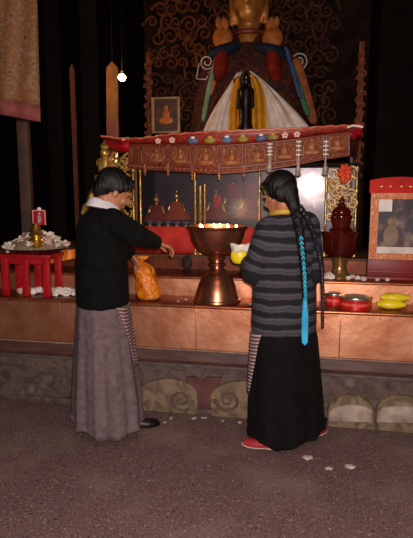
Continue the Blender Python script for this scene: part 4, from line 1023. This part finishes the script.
# hair: short, covering the crown and nape
def hq(c, M, x, y, z): return c+M @ Vector((x, y, z))
hb = MB(); hb.ell(hq(hc, ML, 0, -.030, .042), (.087, .102, .086), ML, 24, 16); hb.ell(hq(hc, ML, 0, -.066, .0), (.076, .062, .07), ML, 20, 14); hb.ell(hq(hc, ML, 0, .042, .078), (.066, .05, .034), ML)
hb.ell(hq(hc, ML, 0, -.078, -.035), (.058, .04, .042), ML)
for k in (-1, 1): hb.ell(hq(hc, ML, k*.066, -.012, .022), (.02, .046, .045), ML); hb.ell(hq(hc, ML, k*.066, .034, .046), (.018, .03, .03), ML)
WL.part('hair', strands(remesh(hb, .0055, 4), hc, .005), hairm, angle=180)
wh = mat('white_cotton', 'c8c4d0', 'e4e0ea', .7)
cc = shc+Vector((.005, .0, .040)); rows = []
for j in range(5):
    rows.append([cc+(rz*math.cos(a)+fz*math.sin(a))*(.060+.012*j+.004*math.sin(3*a))+Vector((0, 0, (.034, .040, .028, .008, -.012)[j]-.022*math.sin(a))) for a in [R(-215)+R(250)*i/28 for i in range(29)]])
WL.part('shirt_collar', MB().grid(rows), wh, thick=.004, sub=1)
for (e_, w_, nm) in ((re, rw, 'cuff'), (le, lw, 'cuff')):
    d_ = (w_-e_).normalized(); WL.part(nm, MB().cap(w_-d_*.03, w_-d_*.012, .043, .040, 18), cardi)
# striped apron panel on the front of the skirt
def apron(T, c_list, az, m, a0, a1, off=.008, name='striped_apron'):
    rows = []; st_ = []
    for (p, rx, ry, z, fn_) in c_list:
        f = Vector((math.cos(az), math.sin(az), 0)); r = Vector((f.y, -f.x, 0)); row = []
        tt = len(rows)/(len(c_list)-1); b0_ = a0[0]+(a0[1]-a0[0])*tt; b1_ = a1[0]+(a1[1]-a1[0])*tt
        for i in range(17):
            a = b0_+(b1_-b0_)*i/16; k = 1+(fn_(a) if fn_ else 0)
            row.append(Vector((p.x, p.y, 0))+r*(rx*k+off)*math.cos(a)+f*(ry*k+off)*math.sin(a)+Vector((0, 0, z)))
        rows.append(row)
    o = T.part(name, MB().grid(rows), m, thick=.005)
    me = o.data; at = me.attributes.new('stripe', 'FLOAT', 'POINT'); vals = []
    for v in me.vertices: vals.append(v.co.z+.35*v.co.x*(1 if T.e.location.x < 0 else -1))
    at.data.foreach_set('value', vals); return o
apr = mat('striped_apron_wool', '3a2c34', ['8c7078', 'c0a8a4', '50303c', '7a4c50'], .85, attr=('stripe', 50, .006), contrast=(.1, .9))
def sub(c_list, n):
    out = []
    for a, b in zip(c_list, c_list[1:]):
        for i in range(n):
            t = i/n; out.append((a[0].lerp(b[0], t), a[1]+(b[1]-a[1])*t, a[2]+(b[2]-a[2])*t, a[3]+(b[3]-a[3])*t, (lambda a_, f0=a[4], f1=b[4], t=t: f0(a_)*(1-t)+f1(a_)*t)))
    return out
apl = [s_ for s_ in sub(sk, 5)][3:16]
apron(WL, apl, az, apr, (R(8), R(46)), (R(90), R(90)))
# shoes
def shoe(T, c, dirv, m, sole_m=None, L=.24):
    d_ = Vector(dirv).normalized(); x_ = Vector((d_.y, -d_.x, 0)); rings = []
    for t, w_, h in [(0, .022, .045), (.06, .034, .062), (.25, .037, .066), (.45, .036, .055), (.65, .044, .042), (.85, .040, .034), (.97, .022, .024), (1, .006, .014)]:
        ring_ = []
        for i in range(16):
            a = i/16*2*math.pi; z = max(0, math.sin(a))*h+(.012 if math.sin(a) >= 0 else .012*(1+math.sin(a))*.9)
            ring_.append(c+d_*(t-.4)*L+x_*w_*math.cos(a)+Vector((0, 0, z)))
        rings.append(ring_)
    s_ = T.part('shoe', MB().loft(rings), m)
    if sole_m:
        rings = []
        for t, w_ in [(-.02, .02), (.06, .038), (.25, .041), (.45, .038), (.65, .048), (.85, .044), (.98, .024), (1.02, .008)]:
            rings.append([c+d_*(t-.4)*L+x_*w_*math.cos(i/16*6.2832)+Vector((0, 0, .008+.009*math.sin(i/16*6.2832))) for i in range(16)])
        T.part('sole', MB().loft(rings), sole_m, s_)
def gp_(px, py): d = ray(px, py); q = Vector((0, 0, CAMH))+d*(CAMH/-d.z); q.z = 0; return q
shoe(WL, gp_(137, 427), (1, .25, 0), shoe_b, shoe_b); shoe(WL, gp_(98, 430), (1, -.1, 0), shoe_b, shoe_b)

# ---- right woman
YR = 3.0; az = R(112)
fz = Vector((math.cos(az), math.sin(az), 0)); rz = Vector((fz.y, -fz.x, 0))
base = Vector((P(285, 300, YR).x, YR, 0))
shc = P(287, 219, YR); hc = P(279, 195, YR+.01)
ls = shc-rz*.115-Vector((0, 0, .06)); rs = shc+rz*.125-Vector((0, 0, .035))
le = P(253, 273, 2.97); lw = P(247, 258, 3.17); re = P(313, 272, 3.0); rw = P(296, 266, 3.22)
tors = []
for (cx, rx, ry, py) in [(284, .195, .150, 333), (284, .2, .155, 322), (284.5, .195, .15, 300), (285, .19, .145, 275), (285.5, .188, .14, 255), (286, .19, .135, 240), (286.8, .168, .12, 229), (288, .11, .09, 219), (286, .07, .07, 213.5)]:
    p = P(cx, py, YR); tors.append((p, rx, ry, p.z))
sk = []
for (cx, rx, ry, py, am) in [(284, .185, .14, 322, .005), (284.5, .198, .155, 340, .014), (284.5, .21, .17, 370, .026), (284.5, .222, .185, 400, .04), (284.5, .232, .195, 430, .055), (284.5, .236, .198, 441, .06)]:
    p = P(cx, py, YR); sk.append((p, rx, ry, p.z if py < 438 else .035, fold(am, 8, 1.1)))
knit = mat('striped_knit', '0e0d13', ['0c0b11', '42404c', '34323c', '4c4a58', '0e0d14'], .9, 0, 0, .5, 120, attr=('stripe', 14.6, .03), contrast=(.15, .95))
hr = [(lw+Vector((-.004, .01, 0)), Vector((-.55, .6, .1)), Vector((-.6, -.4, -.5)), Vector((.2, .1, 1)), .9, .5), (rw, Vector((-.6, .7, 0)), Vector((0, 0, 1)), Vector((-1, -.3, 0)), .9, .5)]
WR, MR = woman('woman with a long black braid, striped sweater and long black skirt seen from behind', base, az, R(118), R(-22), hc, shc, .3, [(ls, le, lw), (rs, re, rw)], 0, tors, sk, blackcloth, knit, (.08, .068, .048), hr, 'sweater', hem=(.05, .07, .02, -.25))
hb = MB(); hb.ell(hq(hc, MR, 0, -.026, .044), (.092, .102, .088), MR, 24, 16); hb.ell(hq(hc, MR, 0, -.06, -.005), (.078, .06, .07), MR, 20, 14); hb.ell(hq(hc, MR, 0, .045, .08), (.068, .045, .036), MR)
for k in (-1, 1): hb.ell(hq(hc, MR, k*.064, -.02, .012), (.022, .04, .045), MR)
hb.cap(hq(hc, MR, 0, -.09, .0), P(296, 212, YR-.12), .052, .03, 16)
WR.part('hair', strands(remesh(hb, .0055, 4), hc, .003, 20), hairm, angle=180)
WR.part('shirt_collar', MB().tube([shc+Vector((-.01, 0, .035))+rz*.078*math.cos(a)+fz*.076*math.sin(a)+Vector((0, 0, -.012*math.sin(a))) for a in [i/24*2*math.pi for i in range(25)]], .016, 8), mat('yellow_collar_silk', 'a8842c', 'd0ac48', .6))
# braid down the back, turquoise tassel
Yb = YR-.165
path = [P(295, 211, Yb+.01), P(298, 222, Yb-.01), P(300, 234, Yb-.005), P(301.5, 248, Yb), P(303, 262, Yb), P(304, 276, Yb), P(304.5, 288, Yb), P(305, 300, Yb-.005)]
def path_at(pl_, t):
    t = max(0, min(.99999, t))*(len(pl_)-1); i = int(t); return pl_[i].lerp(pl_[i+1], t-i)
def braid(pl_, r0, r1, m, T, name, n=90, turns=9, strands=3, ph=0, parent=None, label=None):
    mb = MB()
    for s_ in range(strands):
        pts = []; rad = []
        for i in range(n+1):
            t = i/n; a = 2*math.pi*(turns*t/1+s_/strands)+ph; r = r0+(r1-r0)*t
            pts.append(path_at(pl_, t)+Vector((math.cos(a)*r*.8, math.sin(2*a)*r*.35, 0))); rad.append(r*.62)
        mb.tube(pts, rad, 7)
    return T.part(name, mb, m, parent, label=label)
brd = braid(path, .022, .011, hairm, WR, 'braid')
tq = mat('turquoise_cord', '1c86a8', '30a8c8', .5, 0, 30)
braid([p+Vector((.002, -.010, 0)) for p in path[2:]], .009, .0075, tq, WR, 'braided_cord', turns=7, strands=2, parent=brd, label='turquoise cord woven in the braid')
mb = MB()
for i in range(9):
    dx = (i-4)*.0033; mb.tube([P(305, 298, Yb-.01)+Vector((dx*.4, -.004*(i % 2), 0)), P(305.2, 315, Yb-.005)+Vector((dx, -.004*(i % 2), 0)), P(304.8, 332, Yb-.005)+Vector((dx*1.1, 0, 0)), P(304.8, 345-abs(i-4)*.6, Yb-.005)+Vector((dx*.9, 0, 0))], .0042, 6)
WR.part('tassel', mb, mat('bright_turquoise', '2090c0', '38aee0', .5), brd, label='bright turquoise tassel')
p0 = P(301, 205, YR-.11); path2 = [P(299, 205, YR-.12), P(306, 216, YR-.15), P(313, 232, YR-.14), P(318.5, 250, YR-.12), P(322, 270, YR-.11), P(322.8, 290, YR-.11), P(322.8, 310, YR-.11), P(322.8, 328, YR-.11)]
braid(path2, .014, .006, mat('dark_blue_black_hair', '101018', '1e1e2c', .4), WR, 'braid', turns=12)
aprk = [s_ for s_ in sub(sk, 5)][2:14]
apron(WR, aprk, az, mat('striped_apron_wool_fine', '3a2c34', ['8c7078', 'd8c4c0', '50303c', '7a4c50'], .85, attr=('stripe', 50, .006), contrast=(.1, .9)), (R(100), R(120)), (R(204), R(176)), .012)
rsh = mat('red_shoe_cloth', '9c1c24', 'b8303a', .6); wsl = mat('white_rubber', 'b8a8a0', 'd8ccc4', .6)
shoe(WR, gp_(268, 447.5), (-1, .22, 0), rsh, wsl, L=.25); shoe(WR, gp_(310, 436.5), (.75, .6, 0), rsh, wsl)

# bag of butter in her hand
bo = P(242, 264, 3.12)
bt = Thing('butter_bag', 'white plastic bag with yellow butter held in the braided woman\'s hand', 'bag', bo, alt=False)
mb = MB(); rings = []
for rr, h in [(.028, 0), (.048, .014), (.058, .045), (.052, .08), (.03, .095)]:
    rings.append([bo+Vector((rr*(1+.1*math.sin(4*t))*math.cos(t)-.012, rr*.8*math.sin(t), h)) for t in [i/20*6.2832 for i in range(20)]])
bt.part('butter', MB().loft(rings), mat('bright_butter', 'e0c410', 'f4e028', .4), sub=1)
rings = []
for rr, h in [(.056, .072), (.060, .085), (.062, .10), (.066, .115)]:
    rings.append([bo+Vector((rr*(1+.08*math.sin(5*t))*math.cos(t)-.002, rr*.75*math.sin(t), h+.008*math.sin(3*t))) for t in [i/30*6.2832 for i in range(30)]])
bt.part('wrapper', MB().loft(rings, False), mat('white_plastic_film', 'd8d0c0', 'f0eadc', .4), thick=.003)
